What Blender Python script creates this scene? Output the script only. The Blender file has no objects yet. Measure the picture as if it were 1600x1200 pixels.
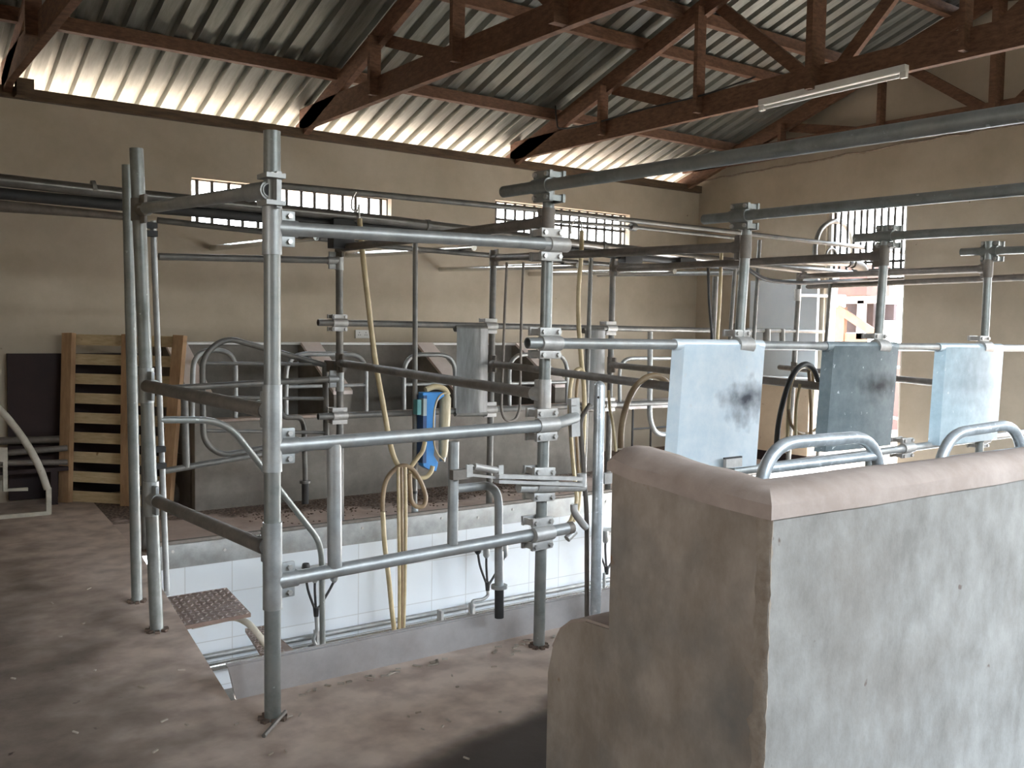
import bpy, bmesh, math, random
from mathutils import Vector, Matrix
random.seed(7)
S = bpy.context.scene
COL = S.collection

# ------------------------------------------------------------------ camera
FPX, YAW, PITCH, ROLL, EYE = 1480.0, 0.630, 0.0600, 0.0160, 1.45
fw = Vector((math.sin(YAW)*math.cos(PITCH), math.cos(YAW)*math.cos(PITCH), -math.sin(PITCH)))
rt0 = Vector((math.cos(YAW), -math.sin(YAW), 0)); up0 = rt0.cross(fw)
RT = math.cos(ROLL)*rt0 + math.sin(ROLL)*up0
UP = -math.sin(ROLL)*rt0 + math.cos(ROLL)*up0
CAM = Vector((0, 0, EYE))
cd = bpy.data.cameras.new('camera'); cam = bpy.data.objects.new('camera', cd); COL.objects.link(cam)
cd.sensor_fit = 'HORIZONTAL'; cd.sensor_width = 36.0; cd.lens = FPX/1600*36.0; cd.clip_start = 0.02; cd.clip_end = 300
cam.matrix_world = Matrix(((RT.x, UP.x, -fw.x, CAM.x), (RT.y, UP.y, -fw.y, CAM.y), (RT.z, UP.z, -fw.z, CAM.z), (0, 0, 0, 1)))
S.camera = cam
# ------------------------------------------------------------------ light and exposure
S.view_settings.view_transform = 'Standard'; S.view_settings.look = 'None'
S.view_settings.gamma = 1.0; S.view_settings.use_curve_mapping = False
S.view_settings.exposure = 0.31
w = bpy.data.worlds.new('sky'); S.world = w; w.use_nodes = True
nt = w.node_tree; bg = nt.nodes['Background']
tc = nt.nodes.new('ShaderNodeTexCoord'); sep = nt.nodes.new('ShaderNodeSeparateXYZ'); rp = nt.nodes.new('ShaderNodeValToRGB')
nt.links.new(tc.outputs['Generated'], sep.inputs[0]); nt.links.new(sep.outputs['Z'], rp.inputs[0]); nt.links.new(rp.outputs[0], bg.inputs[0])
rp.color_ramp.elements[0].position = 0.0; rp.color_ramp.elements[0].color = (0.95, 0.97, 1.0, 1)
rp.color_ramp.elements[1].position = 0.7; rp.color_ramp.elements[1].color = (0.62, 0.80, 1.0, 1)
bg.inputs[1].default_value = 24.0
sd = bpy.data.lights.new('sun', 'SUN'); so = bpy.data.objects.new('sun', sd); COL.objects.link(so)
sd.energy = 5.0; sd.angle = 0.02; sd.color = (1.0, 0.86, 0.70)
so.location = (4, 14, 12); so.rotation_euler = Vector((0.42, 0.24, 0.86)).to_track_quat('Z', 'Y').to_euler()
def portal(name, loc, sx, sy, direction):
    l = bpy.data.lights.new(name, 'AREA'); l.shape = 'RECTANGLE'; l.size = sx; l.size_y = sy
    o = bpy.data.objects.new(name, l); COL.objects.link(o); o.location = loc
    o.rotation_euler = (-Vector(direction)).to_track_quat('Z', 'Y').to_euler(); l.cycles.is_portal = True
YN = -1.2                                             # inner face of the near wall
portal('daylight_near', (5.25, YN-0.05, 2.37), 6.7, 1.76, (0, 1, 0))

portal('added_daylight_left', (-2.65, 1.05, 1.7), 1.0, 0.7, (1, 0, 0))  # portal for the unseen left opening, added for light
# ------------------------------------------------------------------ pixel helpers (1600x1200 frame)
def ray(x, y): return fw*FPX + RT*(x-800) - UP*(y-600)
def at(x, y, X=None, Y=None, Z=None):
    d = ray(x, y)
    t = X/d.x if X is not None else (Y/d.y if Y is not None else (Z-EYE)/d.z)
    return CAM + d*t
def V(*a): return Vector(a)

# ------------------------------------------------------------------ materials
MATS = {}
def mat(name, c1, c2=None, rough=0.6, metal=0.0, scale=6.0, bump=0.0, stretch=None, spots=None, c3=None, scale3=1.3, amt3=0.5, rough2=None):
    m = bpy.data.materials.new(name); m.use_nodes = True; n = m.node_tree.nodes; L = m.node_tree.links
    p = n['Principled BSDF']; p.inputs['Roughness'].default_value = rough; p.inputs['Metallic'].default_value = metal
    if c2 is None: p.inputs['Base Color'].default_value = (*c1, 1); MATS[name] = m; return m
    co = n.new('ShaderNodeTexCoord'); src = co.outputs['Object']
    if stretch:
        mp = n.new('ShaderNodeMapping'); mp.inputs['Scale'].default_value = stretch; L.new(src, mp.inputs[0]); src = mp.outputs[0]
    nz = n.new('ShaderNodeTexNoise'); nz.inputs['Scale'].default_value = scale; nz.inputs['Detail'].default_value = 9; nz.inputs['Roughness'].default_value = 0.68; L.new(src, nz.inputs[0])
    r = n.new('ShaderNodeValToRGB'); L.new(nz.outputs[0], r.inputs[0])
    r.color_ramp.elements[0].position = 0.36; r.color_ramp.elements[1].position = 0.66
    r.color_ramp.elements[0].color = (*c1, 1); r.color_ramp.elements[1].color = (*c2, 1)
    out = r.outputs[0]
    if c3 is not None:
        n3 = n.new('ShaderNodeTexNoise'); n3.inputs['Scale'].default_value = scale3; n3.inputs['Detail'].default_value = 9; n3.inputs['Roughness'].default_value = 0.62; L.new(co.outputs['Object'], n3.inputs[0])
        r3 = n.new('ShaderNodeValToRGB'); L.new(n3.outputs[0], r3.inputs[0]); r3.color_ramp.elements[0].position = 0.5; r3.color_ramp.elements[1].position = 0.72
        r3.color_ramp.elements[1].color = (amt3, amt3, amt3, 1)
        mx = n.new('ShaderNodeMixRGB'); L.new(r3.outputs[0], mx.inputs[0]); L.new(out, mx.inputs[1]); mx.inputs[2].default_value = (*c3, 1); out = mx.outputs[0]
    if spots is not None:
        sc, thr, col = spots
        n4 = n.new('ShaderNodeTexNoise'); n4.inputs['Scale'].default_value = sc; n4.inputs['Detail'].default_value = 3; L.new(co.outputs['Object'], n4.inputs[0])
        r4 = n.new('ShaderNodeValToRGB'); L.new(n4.outputs[0], r4.inputs[0]); r4.color_ramp.elements[0].position = thr; r4.color_ramp.elements[1].position = thr+0.05
        mx = n.new('ShaderNodeMixRGB'); L.new(r4.outputs[0], mx.inputs[0]); L.new(out, mx.inputs[1]); mx.inputs[2].default_value = (*col, 1); out = mx.outputs[0]
    L.new(out, p.inputs['Base Color'])
    if rough2 is not None:
        mr = n.new('ShaderNodeMapRange'); L.new(nz.outputs[0], mr.inputs[0]); mr.inputs[3].default_value = rough; mr.inputs[4].default_value = rough2; L.new(mr.outputs[0], p.inputs['Roughness'])
    if bump:
        b = n.new('ShaderNodeBump'); b.inputs['Strength'].default_value = bump; b.inputs['Distance'].default_value = 0.02; L.new(nz.outputs[0], b.inputs['Height']); L.new(b.outputs[0], p.inputs['Normal'])
    MATS[name] = m; return m
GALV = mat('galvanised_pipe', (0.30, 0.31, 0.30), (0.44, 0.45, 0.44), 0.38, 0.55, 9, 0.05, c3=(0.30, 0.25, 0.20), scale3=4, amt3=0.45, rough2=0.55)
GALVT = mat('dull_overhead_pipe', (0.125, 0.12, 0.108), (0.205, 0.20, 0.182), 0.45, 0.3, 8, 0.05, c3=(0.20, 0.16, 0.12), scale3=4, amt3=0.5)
GALVP = mat('weathered_post', (0.20, 0.21, 0.195), (0.31, 0.325, 0.31), 0.42, 0.45, 10, 0.05, c3=(0.21, 0.18, 0.145), scale3=5, amt3=0.5, spots=(34, 0.70, (0.46, 0.48, 0.47)))
DULL = mat('dull_steel_line', (0.17, 0.16, 0.145), (0.25, 0.235, 0.215), 0.28, 0.7, 8)
GALV2 = mat('bright_galvanised_pipe', (0.40, 0.43, 0.44), (0.62, 0.66, 0.68), 0.36, 0.5, 14, 0.05, spots=(30, 0.64, (0.75, 0.78, 0.8)))
DUSTY = mat('dusty_pipe', (0.15, 0.13, 0.108), (0.235, 0.205, 0.175), 0.6, 0.3, 8, 0.05)
CLAMP = mat('clamp_casting', (0.42, 0.41, 0.39), (0.56, 0.55, 0.52), 0.5, 0.4, 16, 0.1, c3=(0.36, 0.28, 0.22), scale3=6, amt3=0.4)
BOLT = mat('bolt_steel', (0.45, 0.44, 0.42), (0.6, 0.58, 0.55), 0.4, 0.7, 40)
HOLE = mat('pipe_bore', (0.02, 0.018, 0.015))
ROOF = mat('roof_sheet', (0.20, 0.21, 0.185), (0.33, 0.335, 0.30), 0.45, 0.6, 3, 0.0, stretch=(6, 0.6, 1), c3=(0.34, 0.26, 0.20), scale3=0.7, amt3=0.5)
WOOD = mat('truss_timber', (0.10, 0.048, 0.027), (0.21, 0.105, 0.058), 0.75, 0, 5, 0.15, stretch=(3, 3, 9))
WOOD2 = mat('wall_plate_timber', (0.07, 0.045, 0.028), (0.16, 0.10, 0.055), 0.8, 0, 5, 0.2, stretch=(1, 6, 6))
PINE = mat('pallet_pine', (0.56, 0.42, 0.23), (0.74, 0.60, 0.38), 0.75, 0, 4, 0.1, stretch=(2, 2, 14), spots=(9, 0.72, (0.3, 0.16, 0.07)))
PINE2 = mat('pallet_stringer', (0.36, 0.21, 0.11), (0.50, 0.32, 0.17), 0.8, 0, 4, 0.1, stretch=(8, 8, 1.5))
WALL = mat('limewashed_wall', (0.44, 0.375, 0.28), (0.55, 0.475, 0.37), 0.9, 0, 1.2, 0.05, c3=(0.36, 0.30, 0.23), scale3=0.8, amt3=0.5, spots=(11, 0.755, (0.16, 0.11, 0.08)))
FLOOR = mat('dirty_floor', (0.135, 0.098, 0.072), (0.27, 0.205, 0.158), 0.85, 0, 1.6, 0.4, c3=(0.055, 0.038, 0.028), scale3=2.6, amt3=0.55, spots=(14, 0.70, (0.07, 0.045, 0.032)))
PLAT = mat('dusty_platform', (0.56, 0.43, 0.36), (0.70, 0.57, 0.49), 0.85, 0, 2.5, 0.3, c3=(0.28, 0.19, 0.14), scale3=3, amt3=0.5)
def floor_dust_and_shade():
    """trodden dirt floor with a paler patch of dust and painted light beside the pit and a dark patch of dung and painted trough shadow"""
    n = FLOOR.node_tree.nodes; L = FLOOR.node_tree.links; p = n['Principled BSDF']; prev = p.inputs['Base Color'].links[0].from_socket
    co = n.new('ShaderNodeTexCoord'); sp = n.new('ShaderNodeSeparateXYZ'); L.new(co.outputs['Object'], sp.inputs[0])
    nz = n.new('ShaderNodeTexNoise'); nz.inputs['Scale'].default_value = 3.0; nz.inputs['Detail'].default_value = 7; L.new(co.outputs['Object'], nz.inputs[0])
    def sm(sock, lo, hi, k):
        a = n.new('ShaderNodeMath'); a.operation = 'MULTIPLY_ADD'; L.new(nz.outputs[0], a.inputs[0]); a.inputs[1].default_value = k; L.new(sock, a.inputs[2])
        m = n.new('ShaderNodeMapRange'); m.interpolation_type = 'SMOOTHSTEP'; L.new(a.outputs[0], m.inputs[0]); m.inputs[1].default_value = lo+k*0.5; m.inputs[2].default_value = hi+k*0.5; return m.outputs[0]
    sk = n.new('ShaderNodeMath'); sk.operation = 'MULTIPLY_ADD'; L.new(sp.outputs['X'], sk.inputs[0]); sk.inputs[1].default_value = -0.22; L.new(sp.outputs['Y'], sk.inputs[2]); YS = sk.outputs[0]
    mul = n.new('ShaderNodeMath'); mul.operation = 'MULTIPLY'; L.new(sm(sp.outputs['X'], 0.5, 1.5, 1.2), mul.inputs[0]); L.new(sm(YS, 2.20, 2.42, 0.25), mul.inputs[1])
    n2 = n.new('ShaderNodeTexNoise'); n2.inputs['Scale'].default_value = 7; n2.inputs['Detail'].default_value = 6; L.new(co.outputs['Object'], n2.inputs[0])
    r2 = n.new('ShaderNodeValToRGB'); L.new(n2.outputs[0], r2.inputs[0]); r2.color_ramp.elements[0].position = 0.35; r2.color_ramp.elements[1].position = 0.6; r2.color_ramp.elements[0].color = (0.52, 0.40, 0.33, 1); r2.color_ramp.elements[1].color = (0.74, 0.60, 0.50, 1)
    mx = n.new('ShaderNodeMixRGB'); L.new(mul.outputs[0], mx.inputs[0]); L.new(prev, mx.inputs[1]); L.new(r2.outputs[0], mx.inputs[2])  # pale patch: dust, with the lit part of the floor painted in
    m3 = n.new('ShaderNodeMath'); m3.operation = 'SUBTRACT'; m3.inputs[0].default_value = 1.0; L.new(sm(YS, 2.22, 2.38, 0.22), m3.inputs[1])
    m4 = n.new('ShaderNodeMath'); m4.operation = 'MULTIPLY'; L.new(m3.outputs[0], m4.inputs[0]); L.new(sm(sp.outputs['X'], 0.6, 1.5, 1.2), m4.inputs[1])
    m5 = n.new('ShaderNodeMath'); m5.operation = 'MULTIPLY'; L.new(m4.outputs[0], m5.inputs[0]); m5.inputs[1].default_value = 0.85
    mx2 = n.new('ShaderNodeMixRGB'); L.new(m5.outputs[0], mx2.inputs[0]); L.new(mx.outputs[0], mx2.inputs[1]); mx2.inputs[2].default_value = (0.05, 0.036, 0.027, 1); L.new(mx2.outputs[0], p.inputs['Base Color'])  # dark patch: dung, with the trough's shadow painted in
floor_dust_and_shade()
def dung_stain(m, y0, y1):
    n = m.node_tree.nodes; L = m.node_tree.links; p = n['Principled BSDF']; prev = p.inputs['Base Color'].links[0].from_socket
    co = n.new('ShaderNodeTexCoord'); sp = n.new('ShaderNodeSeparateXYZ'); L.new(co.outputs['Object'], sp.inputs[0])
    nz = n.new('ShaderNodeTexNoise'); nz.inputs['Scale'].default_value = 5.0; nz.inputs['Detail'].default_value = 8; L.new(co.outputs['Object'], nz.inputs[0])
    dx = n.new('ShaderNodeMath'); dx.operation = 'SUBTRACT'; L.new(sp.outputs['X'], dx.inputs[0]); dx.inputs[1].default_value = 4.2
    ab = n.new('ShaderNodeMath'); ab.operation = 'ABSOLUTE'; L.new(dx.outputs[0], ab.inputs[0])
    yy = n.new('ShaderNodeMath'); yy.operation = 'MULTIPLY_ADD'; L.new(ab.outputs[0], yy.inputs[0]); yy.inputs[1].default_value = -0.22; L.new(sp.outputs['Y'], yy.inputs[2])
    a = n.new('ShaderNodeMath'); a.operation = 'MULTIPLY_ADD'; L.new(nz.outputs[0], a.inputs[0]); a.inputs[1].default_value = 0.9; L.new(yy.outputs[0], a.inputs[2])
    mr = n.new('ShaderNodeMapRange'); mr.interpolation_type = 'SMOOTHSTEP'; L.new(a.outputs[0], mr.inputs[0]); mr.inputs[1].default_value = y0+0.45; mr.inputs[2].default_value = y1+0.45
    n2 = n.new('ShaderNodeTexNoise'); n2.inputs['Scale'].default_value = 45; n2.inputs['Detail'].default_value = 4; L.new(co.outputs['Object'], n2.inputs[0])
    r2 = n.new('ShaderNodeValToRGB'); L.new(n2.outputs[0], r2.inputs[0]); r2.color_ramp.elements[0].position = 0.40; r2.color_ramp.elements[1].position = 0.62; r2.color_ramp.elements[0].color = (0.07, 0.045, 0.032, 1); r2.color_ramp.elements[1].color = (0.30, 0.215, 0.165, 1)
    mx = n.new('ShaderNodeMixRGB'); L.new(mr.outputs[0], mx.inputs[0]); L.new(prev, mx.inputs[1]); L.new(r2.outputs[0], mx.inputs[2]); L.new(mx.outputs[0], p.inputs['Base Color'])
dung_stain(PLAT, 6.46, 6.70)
DUNG = mat('dry_dung', (0.10, 0.066, 0.048), (0.24, 0.17, 0.13), 0.95, 0, 22, 0.9)
CONC = mat('rendered_concrete', (0.205, 0.185, 0.16), (0.35, 0.325, 0.29), 0.8, 0, 6, 0.2, stretch=(1, 1, 0.65), c3=(0.15, 0.115, 0.085), scale3=1.6, amt3=0.55, spots=(19, 0.73, (0.15, 0.11, 0.09)))
CONCD = mat('trough_concrete', (0.175, 0.155, 0.13), (0.27, 0.245, 0.21), 0.85, 0, 3, 0.15, c3=(0.12, 0.09, 0.07), scale3=2, amt3=0.6)
CONCB = mat('brown_end_render', (0.27, 0.215, 0.165), (0.42, 0.35, 0.285), 0.85, 0, 6, 0.25, stretch=(1, 1, 0.6), c3=(0.17, 0.16, 0.145), scale3=2.6, amt3=0.85, spots=(10, 0.72, (0.26, 0.15, 0.08)))  # browner render for the end faces of the near trough
PATCH = mat('mortar_patch', (0.26, 0.20, 0.15), (0.40, 0.33, 0.26), 0.95, 0, 18, 0.5)
LITCAP = mat('lit_dusty_cap', (0.76, 0.66, 0.61), (0.86, 0.77, 0.72), 0.85, 0, 5, 0.1)  # dusty cap colour lightened to paint light on the divider tops
CAP = mat('dusty_concrete_cap', (0.34, 0.262, 0.215), (0.46, 0.37, 0.315), 0.85, 0, 5, 0.15)
SHEET = mat('zinc_sheet', (0.44, 0.50, 0.54), (0.66, 0.72, 0.76), 0.34, 0.45, 7, 0.02, rough2=0.5)
SHEETD = mat('far_zinc_sheet', (0.22, 0.22, 0.21), (0.34, 0.34, 0.33), 0.4, 0.5, 7, 0.02, stretch=(4, 4, 0.6))
KERB = mat('kerb_steel', (0.42, 0.39, 0.37), (0.54, 0.51, 0.49), 0.5, 0.25, 5, 0.03, c3=(0.36, 0.28, 0.23), scale3=3, amt3=0.5)
RUBBER = mat('black_rubber', (0.018, 0.018, 0.018), (0.035, 0.033, 0.03), 0.6, 0, 10)
HOSE = mat('yellowed_milk_hose', (0.42, 0.33, 0.18), (0.58, 0.48, 0.29), 0.4, 0, 7, c3=(0.30, 0.21, 0.11), scale3=5, amt3=0.5)
HOSED = mat('brown_milk_hose', (0.20, 0.13, 0.07), (0.32, 0.23, 0.13), 0.45, 0, 7)
BLUE = mat('blue_plastic', (0.035, 0.22, 0.56), (0.05, 0.28, 0.66), 0.4, 0, 3)
TEAL = mat('teal_plastic', (0.05, 0.20, 0.20), (0.09, 0.27, 0.27), 0.5, 0, 4)
PALEGLASS = mat('cloudy_jar', (0.40, 0.34, 0.21), (0.56, 0.49, 0.33), 0.35, 0, 6, stretch=(6, 6, 1))
STEEL = mat('stainless_pipe', (0.62, 0.62, 0.60), (0.74, 0.74, 0.72), 0.22, 0.9, 8)
WHITE = mat('white_paint', (0.72, 0.71, 0.67), (0.82, 0.81, 0.77), 0.5, 0, 5)
LEAF = mat('white_door_leaf', (0.74, 0.79, 0.82), (0.82, 0.86, 0.88), 0.45, 0, 2)
OLDWHITE = mat('chipped_cream_paint', (0.42, 0.39, 0.31), (0.60, 0.56, 0.47), 0.65, 0, 9, 0.1, spots=(18, 0.68, (0.24, 0.17, 0.11)))
DARKBOARD = mat('dark_maroon_board', (0.022, 0.012, 0.012), (0.04, 0.02, 0.018), 0.75, 0, 2)
CHEST = mat('cream_chest', (0.62, 0.48, 0.33), (0.72, 0.58, 0.42), 0.6, 0, 3, spots=(7, 0.70, (0.22, 0.12, 0.06)))
CHECK = mat('rusty_checker_plate', (0.22, 0.15, 0.12), (0.34, 0.25, 0.20), 0.45, 0.4, 8, 0.05)
CHECKW = mat('worn_plate_ridges', (0.42, 0.34, 0.30), (0.60, 0.52, 0.48), 0.4, 0.4, 12)
SHEDP = mat('shed_pale_boards', (0.13, 0.060, 0.030), (0.18, 0.088, 0.046), 0.8, 0, 4)
SHEDW = mat('shed_frame', (0.30, 0.27, 0.25), (0.36, 0.33, 0.30), 0.7, 0, 4)
SHED = mat('red_shed_timber', (0.045, 0.016, 0.010), (0.075, 0.028, 0.016), 0.8, 0, 4, 0.1)
EARTH = mat('red_earth', (0.46, 0.30, 0.20), (0.58, 0.40, 0.28), 0.95, 0, 0.7)
BAR = mat('window_bar', (0.045, 0.04, 0.035), (0.08, 0.072, 0.065), 0.7, 0.0, 9)
STRAW = mat('dry_straw', (0.38, 0.31, 0.24), (0.62, 0.54, 0.45), 0.9, 0, 9)
TILE = bpy.data.materials.new('white_tiles'); TILE.use_nodes = True
def build_tile():
    n = TILE.node_tree.nodes; L = TILE.node_tree.links; p = n['Principled BSDF']; p.inputs['Roughness'].default_value = 0.28
    co = n.new('ShaderNodeTexCoord'); mp = n.new('ShaderNodeMapping'); mp.inputs['Rotation'].default_value = (math.pi/2, 0, 0); L.new(co.outputs['Object'], mp.inputs[0])
    br = n.new('ShaderNodeTexBrick'); L.new(mp.outputs[0], br.inputs[0]); br.offset = 0.0
    br.inputs['Scale'].default_value = 1.0; br.inputs['Brick Width'].default_value = 0.305; br.inputs['Row Height'].default_value = 0.305; br.inputs['Mortar Size'].default_value = 0.0032
    br.inputs['Color1'].default_value = (0.80, 0.84, 0.86, 1); br.inputs['Color2'].default_value = (0.76, 0.81, 0.84, 1); br.inputs['Mortar'].default_value = (0.60, 0.62, 0.62, 1)
    nz = n.new('ShaderNodeTexNoise'); nz.inputs['Scale'].default_value = 2.5; nz.inputs['Detail'].default_value = 5; L.new(co.outputs['Object'], nz.inputs[0])
    r = n.new('ShaderNodeValToRGB'); L.new(nz.outputs[0], r.inputs[0]); r.color_ramp.elements[0].position = 0.58; r.color_ramp.elements[1].position = 0.8; r.color_ramp.elements[1].color = (0.45, 0.45, 0.45, 1)
    mx = n.new('ShaderNodeMixRGB'); L.new(r.outputs[0], mx.inputs[0]); L.new(br.outputs[0], mx.inputs[1]); mx.inputs[2].default_value = (0.62, 0.58, 0.50, 1); L.new(mx.outputs[0], p.inputs['Base Color'])
build_tile()
def blotchy_sheet(name, c1, c2, dark, cx, cz, rx, rz, amt):
    """zinc sheet with one dark rubbed patch where animals lean, in the sheet's own coordinates"""
    m = mat(name, c1, c2, 0.36, 0.25, 8, 0.02, rough2=0.5, spots=(26, 0.68, (0.80, 0.84, 0.86)))
    n = m.node_tree.nodes; L = m.node_tree.links; p = n['Principled BSDF']; prev = p.inputs['Base Color'].links[0].from_socket
    co = n.new('ShaderNodeTexCoord'); mp = n.new('ShaderNodeMapping'); mp.inputs['Location'].default_value = (-cx/rx, 0, -cz/rz); mp.inputs['Scale'].default_value = (1/rx, 0, 1/rz); L.new(co.outputs['Object'], mp.inputs[0])
    ln = n.new('ShaderNodeVectorMath'); ln.operation = 'LENGTH'; L.new(mp.outputs[0], ln.inputs[0])
    nz = n.new('ShaderNodeTexNoise'); nz.inputs['Scale'].default_value = 12; nz.inputs['Detail'].default_value = 8; L.new(co.outputs['Object'], nz.inputs[0])
    ad = n.new('ShaderNodeMath'); ad.operation = 'MULTIPLY_ADD'; L.new(nz.outputs[0], ad.inputs[0]); ad.inputs[1].default_value = 1.5; L.new(ln.outputs['Value'], ad.inputs[2])
    r = n.new('ShaderNodeValToRGB'); L.new(ad.outputs[0], r.inputs[0]); r.color_ramp.elements[0].position = 0.36; r.color_ramp.elements[1].position = 0.80
    r.color_ramp.elements[0].color = (amt, amt, amt, 1); r.color_ramp.elements[1].color = (0, 0, 0, 1)
    dv = n.new('ShaderNodeMath'); dv.operation = 'DIVIDE'; L.new(ad.outputs[0], dv.inputs[0]); dv.inputs[1].default_value = 2.0; L.new(dv.outputs[0], r.inputs[0])
    mx = n.new('ShaderNodeMixRGB'); L.new(r.outputs[0], mx.inputs[0]); L.new(prev, mx.inputs[1]); mx.inputs[2].default_value = (*dark, 1); L.new(mx.outputs[0], p.inputs['Base Color'])
    return m

# ------------------------------------------------------------------ mesh helpers
def obj(name, bm, m, parent=None, smooth=True):
    bmesh.ops.recalc_face_normals(bm, faces=bm.faces[:])
    me = bpy.data.meshes.new(name); bm.to_mesh(me); bm.free(); me.materials.append(m)
    if smooth:
        for f in me.polygons: f.use_smooth = True
        if hasattr(me, 'set_sharp_from_angle'): me.set_sharp_from_angle(angle=math.radians(40))
    o = bpy.data.objects.new(name, me); COL.objects.link(o)
    if parent is not None:
        o.parent = parent; o.matrix_parent_inverse = parent.matrix_world.inverted()
    return o
def tag(o, label, cat, group=None, kind=None):
    o['label'] = label; o['category'] = cat
    if group: o['group'] = group
    if kind: o['kind'] = kind
    return o
def thing(name, loc, label, cat, group=None):
    o = bpy.data.objects.new(name, None); COL.objects.link(o); o.empty_display_size = 0.1
    o.location = loc; o.matrix_world = Matrix.Translation(loc)
    return tag(o, label, cat, group)
def struct(name, bm, m, smooth=False):
    o = obj(name, bm, m, None, smooth); o['kind'] = 'structure'; return o
def part(name, bm, m, parent, label=None):
    o = obj(name, bm, m, parent)
    if label: o['label'] = label
    return o
def frame(d):
    d = d.normalized(); a = Vector((0, 0, 1)) if abs(d.z) < 0.9 else Vector((1, 0, 0))
    u = a.cross(d).normalized(); return u, d.cross(u).normalized()
def fillet(pts, rad=0.1, n=6):
    pts = [Vector(p) for p in pts]; out = [pts[0]]
    for i in range(1, len(pts)-1):
        a, b, c = pts[i-1], pts[i], pts[i+1]; d1 = (a-b); d2 = (c-b)
        k = min(rad, d1.length*0.48, d2.length*0.48); p0 = b+d1.normalized()*k; p2 = b+d2.normalized()*k
        for j in range(n+1):
            t = j/n; out.append(p0*(1-t)**2 + b*2*t*(1-t) + p2*t*t)
    out.append(pts[-1]); return out
def spline(pts, n=8):
    pts = [Vector(p) for p in pts]; q = [pts[0]*2-pts[1]] + pts + [pts[-1]*2-pts[-2]]; out = []
    for i in range(1, len(q)-2):
        p0, p1, p2, p3 = q[i-1:i+3]
        for j in range(n):
            t = j/n; out.append(0.5*((2*p1)+(p2-p0)*t+(2*p0-5*p1+4*p2-p3)*t*t+(3*p1-p0-3*p2+p3)*t**3))
    out.append(pts[-1]); return out
def tube(bm, pts, r, seg=14, open_a=False, open_b=False):
    pts = [Vector(p) for p in pts]; n = len(pts)
    dirs = [(pts[min(i+1, n-1)]-pts[max(i-1, 0)]).normalized() for i in range(n)]
    u, v = frame(dirs[0]); rings = []
    for i in range(n):
        if i:
            u = (u - dirs[i]*u.dot(dirs[i])).normalized(); v = dirs[i].cross(u)
        rr = r[i] if isinstance(r, (list, tuple)) else r
        rings.append([bm.verts.new(pts[i]+(u*math.cos(a)+v*math.sin(a))*rr) for a in [2*math.pi*k/seg for k in range(seg)]])
    for i in range(n-1):
        for k in range(seg): bm.faces.new((rings[i][k], rings[i][(k+1) % seg], rings[i+1][(k+1) % seg], rings[i+1][k]))
    for ring, d, hollow, c in ((rings[0], -dirs[0], open_a, pts[0]), (rings[-1], dirs[-1], open_b, pts[-1])):
        if not hollow: bm.faces.new(ring)
        else:
            inner = [bm.verts.new(c+(q.co-c)*0.8) for q in ring]; deep = [bm.verts.new(q.co-d*0.08) for q in inner]
            for k in range(seg):
                bm.faces.new((ring[k], ring[(k+1) % seg], inner[(k+1) % seg], inner[k])); bm.faces.new((inner[k], inner[(k+1) % seg], deep[(k+1) % seg], deep[k]))
            bm.faces.new(deep)
    return bm
def box(bm, c, s, M=None):
    c = Vector(c); vs = []
    for sx in (-.5, .5):
        for sy in (-.5, .5):
            for sz in (-.5, .5):
                q = Vector((sx*s[0], sy*s[1], sz*s[2])); vs.append(bm.verts.new(c + (M @ q if M else q)))
    for f in ((0, 1, 3, 2), (4, 6, 7, 5), (0, 4, 5, 1), (2, 3, 7, 6), (0, 2, 6, 4), (1, 5, 7, 3)): bm.faces.new([vs[i] for i in f])
    return bm
def axes(d, upv=Vector((0, 0, 1))):
    x = Vector(d).normalized(); y = upv.cross(x)
    if y.length < 1e-4: y = Vector((0, 1, 0))
    y.normalize(); z = x.cross(y); return Matrix((x, y, z)).transposed()
def beam(bm, a, b, wy, wz, upv=Vector((0, 0, 1))):
    a, b = Vector(a), Vector(b); return box(bm, (a+b)/2, ((b-a).length, wy, wz), axes(b-a, upv))
def quad(bm, pts): bm.faces.new([bm.verts.new(Vector(p)) for p in pts]); return bm
def prism(bm, poly, ext):
    ext = Vector(ext); a = [bm.verts.new(Vector(p)) for p in poly]; b = [bm.verts.new(Vector(p)+ext) for p in poly]; n = len(a)
    bm.faces.new(a); bm.faces.new(b)
    for i in range(n): bm.faces.new((a[i], a[(i+1) % n], b[(i+1) % n], b[i]))
    return bm
def B(): return bmesh.new()
def bev(bm, w, seg=2): bmesh.ops.bevel(bm, geom=bm.edges[:], offset=w, segments=seg, affect='EDGES', profile=0.7); return bm

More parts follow.
